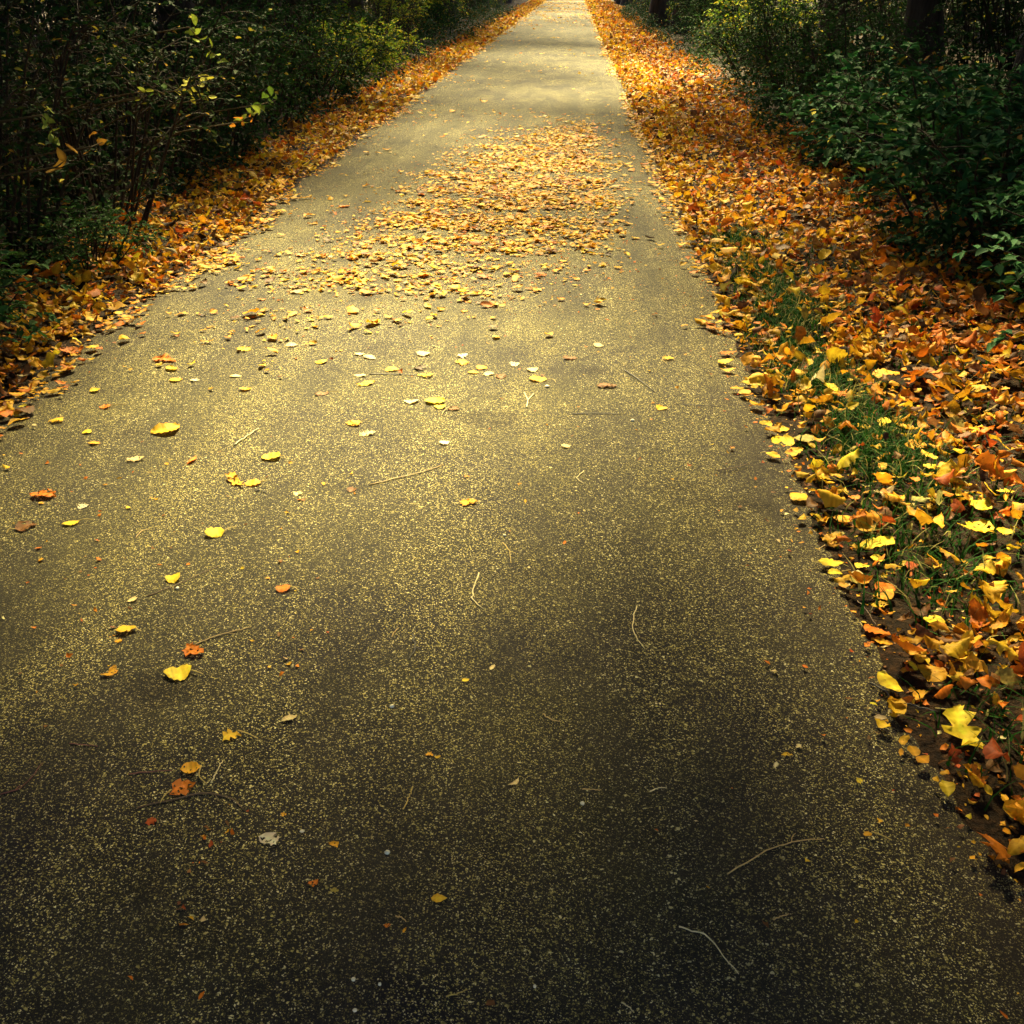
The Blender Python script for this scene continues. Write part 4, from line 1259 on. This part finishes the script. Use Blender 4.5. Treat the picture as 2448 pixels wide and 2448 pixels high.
def place_shrub(kind, x, y, s, label, group, rz):
    z = float(mound(np.clip(x, -9, 9), y)) - 0.02
    if kind not in made:
        e = link('shrub', None)
        f, st = SHRUB[kind]
        child('foliage', f, e); child('stems', st, e)
        made[kind] = e
    else:
        e = copy_tree(made[kind])
    e.location = (x, y, z)
    e.rotation_euler = (0, 0, rz)
    e.scale = (s, s, s)
    tag(e, label, 'shrub', group)
    return e


def on_ray(px, py, X):
    """the point of a line of sight that lies X metres to the side of the camera"""
    d = CR @ np.array([(px - 1224) / F, -(py - 1224) / F, -1.0])
    return np.array([0, 0, H]) + d * (X / d[0])


# leafy sprays that hang out of the left thicket into the light: the line of each branch, leaf count, colour brightened as if sunlit, size
SPRAYS = {
    'dark shrub behind the sprays of bright yellow leaves on the left': [
        ([(430, 215), (465, 205), (508, 190)], 13, (0.55, 0.52, 0.06), 0.055), ([(452, 65), (490, 110), (540, 155)], 12, (0.26, 0.34, 0.04), 0.05),
        ([(470, 240), (508, 228)], 5, (0.5, 0.48, 0.06), 0.055), ([(370, 215), (395, 225)], 4, (0.12, 0.24, 0.03), 0.05), ([(330, 236), (350, 230)], 4, (0.3, 0.36, 0.05), 0.05)],
    'bare stemmed dark shrub over a black hollow on the left': [
        ([(570, 292), (600, 276), (625, 268)], 9, (0.28, 0.36, 0.05), 0.05), ([(562, 294), (605, 285)], 5, (0.6, 0.25, 0.03), 0.045), ([(620, 250), (660, 240)], 8, (0.18, 0.32, 0.04), 0.05)],
    'thin twiggy shrub with a few yellow leaves, second along the left litter': [
        ([(215, 352), (245, 340)], 3, (0.5, 0.25, 0.03), 0.06), ([(135, 400), (160, 380)], 4, (0.4, 0.22, 0.03), 0.055), ([(100, 275), (125, 310), (135, 350)], 8, (0.2, 0.26, 0.04), 0.05)],
}


def add_sprays(e, sprays):
    mw = Matrix.LocRotScale(e.location, e.rotation_euler, e.scale)
    inv = np.array(mw.inverted())
    rg = np.random.default_rng(int(abs(e.location.y) * 50))
    VV, FF, CC, MI, off = [], [], [], [], 0
    for pts, nl, c, size in sprays:
        P = smooth_path([on_ray(*p, e.location.x + 1.0) for p in pts], 8)
        root = np.array([e.location.x, P[0][1] + 0.1, P[0][2] - 0.35])
        P2 = np.concatenate([smooth_path([root, (root + P[0]) / 2 + [0, 0, .08], P[0]], 6)[:-1], P])
        v, f = tube(P2, np.linspace(0.006, 0.0015, len(P2)), 5)
        VV.append(v); FF.append(f + off); off += len(v); CC.append(np.tile([0.08, 0.06, 0.03], (len(v), 1))); MI += [0] * len(f)
        u = np.linspace(0.02, 1, nl)
        q = np.stack([np.interp(u, np.linspace(0, 1, 8), P[:, k]) for k in range(3)], -1)
        q += rg.normal(0, 0.012, q.shape) + np.where(np.arange(nl) % 2, 1, -1)[:, None] * np.array([0.012, 0, 0.022])
        Ln_ = size * rg.uniform(0.9, 1.6, nl)
        cv = np.array(c) * rg.uniform(0.6, 1.2, (nl, 1))
        v, f, cc_ = leaf_batch(q, Ln_, Ln_ * rg.uniform(.45, .65, nl), rg.uniform(0, 6.28, nl), rg.normal(0, .5, nl), rg.normal(0.5, .5, nl), rg.uniform(-.1, .15, nl), rg.uniform(0, .5, nl), cv, 'ovate', 8, 5, .04, .01, rg)
        VV.append(v); FF.append(f + off); off += len(v); CC.append(cc_); MI += [0] * len(f)
    V = np.concatenate(VV)
    V = V @ inv[:3, :3].T + inv[:3, 3]
    return child('leafy_branch', np_mesh('leafy_branch', V, [np.concatenate(FF)], M_FOLIAGE, np.concatenate(CC)), e)


rs = random.Random(8)
pending = []
for k, x, y, s, lab, g in SHRUBS:
    e = place_shrub(k, x, y, s, lab, g, rs.uniform(0, 6.28))
    if lab in SPRAYS:
        pending.append((e, SPRAYS[lab]))
# the rows behind, and the far banks
for i in range(22):
    for sg, name in ((-1, 'left'), (1, 'right')):
        place_shrub('tall', sg * (10.5 + rs.uniform(0, 3.5)), -1 + i * 3.2 + rs.uniform(-1, 1), rs.uniform(1.0, 1.4), f'tall shrub at the back of the dark woods on the {name}', f'shrubs at the back of the {name} woods', rs.uniform(0, 6.28))
for i in range(9):
    y = 1.2 + i * 2.6
    place_shrub('tall', -5.4 - rs.uniform(0, .6), y + rs.uniform(-.5, .5), rs.uniform(.9, 1.15), 'tall dark shrub in the row behind the left thicket', 'tall shrubs behind the left thicket', rs.uniform(0, 6.28))
    place_shrub('tall', 5.2 + rs.uniform(0, .6), y + rs.uniform(-.5, .5), rs.uniform(.9, 1.15), 'tall dark shrub in the row behind the right thicket', 'tall shrubs behind the right thicket', rs.uniform(0, 6.28))
for i in range(6):
    place_shrub('tall', -7.6 - rs.uniform(0, 1), 2 + i * 3.6, rs.uniform(.9, 1.2), 'tall shrub deep in the dark woods on the left', 'shrubs deep in the left woods', rs.uniform(0, 6.28))
    place_shrub('tall', 7.4 + rs.uniform(0, 1), 2 + i * 3.6, rs.uniform(.9, 1.2), 'tall shrub deep in the dark woods on the right', 'shrubs deep in the right woods', rs.uniform(0, 6.28))
for i in range(13):
    y = 37 + i * 4.4
    place_shrub(rs.choice(['dense', 'bright', 'small']), -4.9 - rs.uniform(0, .6), y, rs.uniform(1.0, 1.5), 'bush in the distant bank left of the path', 'distant bushes left of the path', rs.uniform(0, 6.28))
    place_shrub(rs.choice(['dense', 'bright', 'small']), 4.1 + rs.uniform(0, .6), y, rs.uniform(1.0, 1.5), 'bush in the distant bank right of the path', 'distant bushes right of the path', rs.uniform(0, 6.28))
for i in range(9):
    place_shrub('tall', -7.4 - rs.uniform(0, 1.5), 24 + i * 5, rs.uniform(1.0, 1.3), 'tall shrub in the far woods left of the path', 'tall shrubs in the far left woods', rs.uniform(0, 6.28))
    place_shrub('tall', 7.0 + rs.uniform(0, 1.5), 24 + i * 5, rs.uniform(1.0, 1.3), 'tall shrub in the far woods right of the path', 'tall shrubs in the far right woods', rs.uniform(0, 6.28))

for e, sp in pending:
    add_sprays(e, sp)

# ------------------------------------------------------------------ undergrowth at the feet of the shrubs
nu = 100000
uy = 1.0 + 60 * rng.uniform(0, 1, nu) ** 1.7
left_ = rng.uniform(0, 1, nu) < 0.5
ud = rng.uniform(0, 1.5, nu) ** 1.0
un = noise2(ud * 0 + np.where(left_, 20.0, 0), uy, 1.7, 44)
ux = np.where(left_, -2.93 - ud + 0.18 * un, 2.12 + ud + 0.16 * un)
clump_n = noise2(ux, uy, 5.0, 45)
hm = np.clip(0.08 + 0.62 * ud + 0.14 * clump_n, 0.03, 0.85)
uk = rng.uniform(0, 1, nu) < np.clip(0.55 + 0.6 * clump_n, 0.08, 1)
ux, uy, hm = ux[uk], uy[uk], hm[uk]
nu = len(ux)
uz = mound(ux, uy) + hm * rng.uniform(0.05, 1, nu) ** 0.7
uc = np.array([0.020, 0.050, 0.016]) * rng.uniform(0.6, 1.5, (nu, 1)) * rng.uniform(0.85, 1.15, (nu, 3))
uyl = rng.uniform(0, 1, nu) < 0.08
uc[uyl] = np.array([0.28, 0.15, 0.03]) * rng.uniform(0.5, 1.3, (int(uyl.sum()), 1))
v, f, c = leaf_cards(np.stack([ux, uy, uz], -1), 0.055, 1.4, uc, np.random.default_rng(77))
tag(link('undergrowth', np_mesh('undergrowth', v, [f], M_FOLIAGE, c, smooth=False)), 'low dark weeds between the leaf litter and the shrubs', 'undergrowth', None, 'stuff')

# ------------------------------------------------------------------ light
w = bpy.data.worlds.new('World')
scene.world = w
w.use_nodes = True
nt = w.node_tree
bg = nt.nodes['Background']
sky = nt.nodes.new('ShaderNodeTexSky')
sky.sky_type = 'NISHITA'
sky.sun_disc = False
sky.sun_elevation = EL_S
sky.sun_rotation = -AZ_S
sky.dust_density = 4.0
sky.ozone_density = 1.0
nt.links.new(sky.outputs[0], bg.inputs[0])
bg.inputs[1].default_value = 0.05
sl = bpy.data.lights.new('sun', 'SUN')
sl.energy = 5.0
sl.angle = R(11)
sl.color = (1.0, 0.84, 0.42)
so = bpy.data.objects.new('sun', sl)
col.objects.link(so)
so.rotation_euler = Vector(SUN).to_track_quat('Z', 'Y').to_euler()
so.location = (0, 0, 30)

scene.view_settings.view_transform = 'Standard'
scene.view_settings.look = 'None'
scene.view_settings.gamma = 1.0
scene.view_settings.exposure = 2.85
scene.view_settings.use_curve_mapping = False
scene.cycles.max_bounces = 5
scene.cycles.diffuse_bounces = 3
scene.cycles.glossy_bounces = 2
scene.cycles.transmission_bounces = 4
scene.cycles.use_denoising = True
scene.cycles.use_adaptive_sampling = True
scene.cycles.adaptive_threshold = 0.015
scene.cycles.sample_clamp_indirect = 4.0
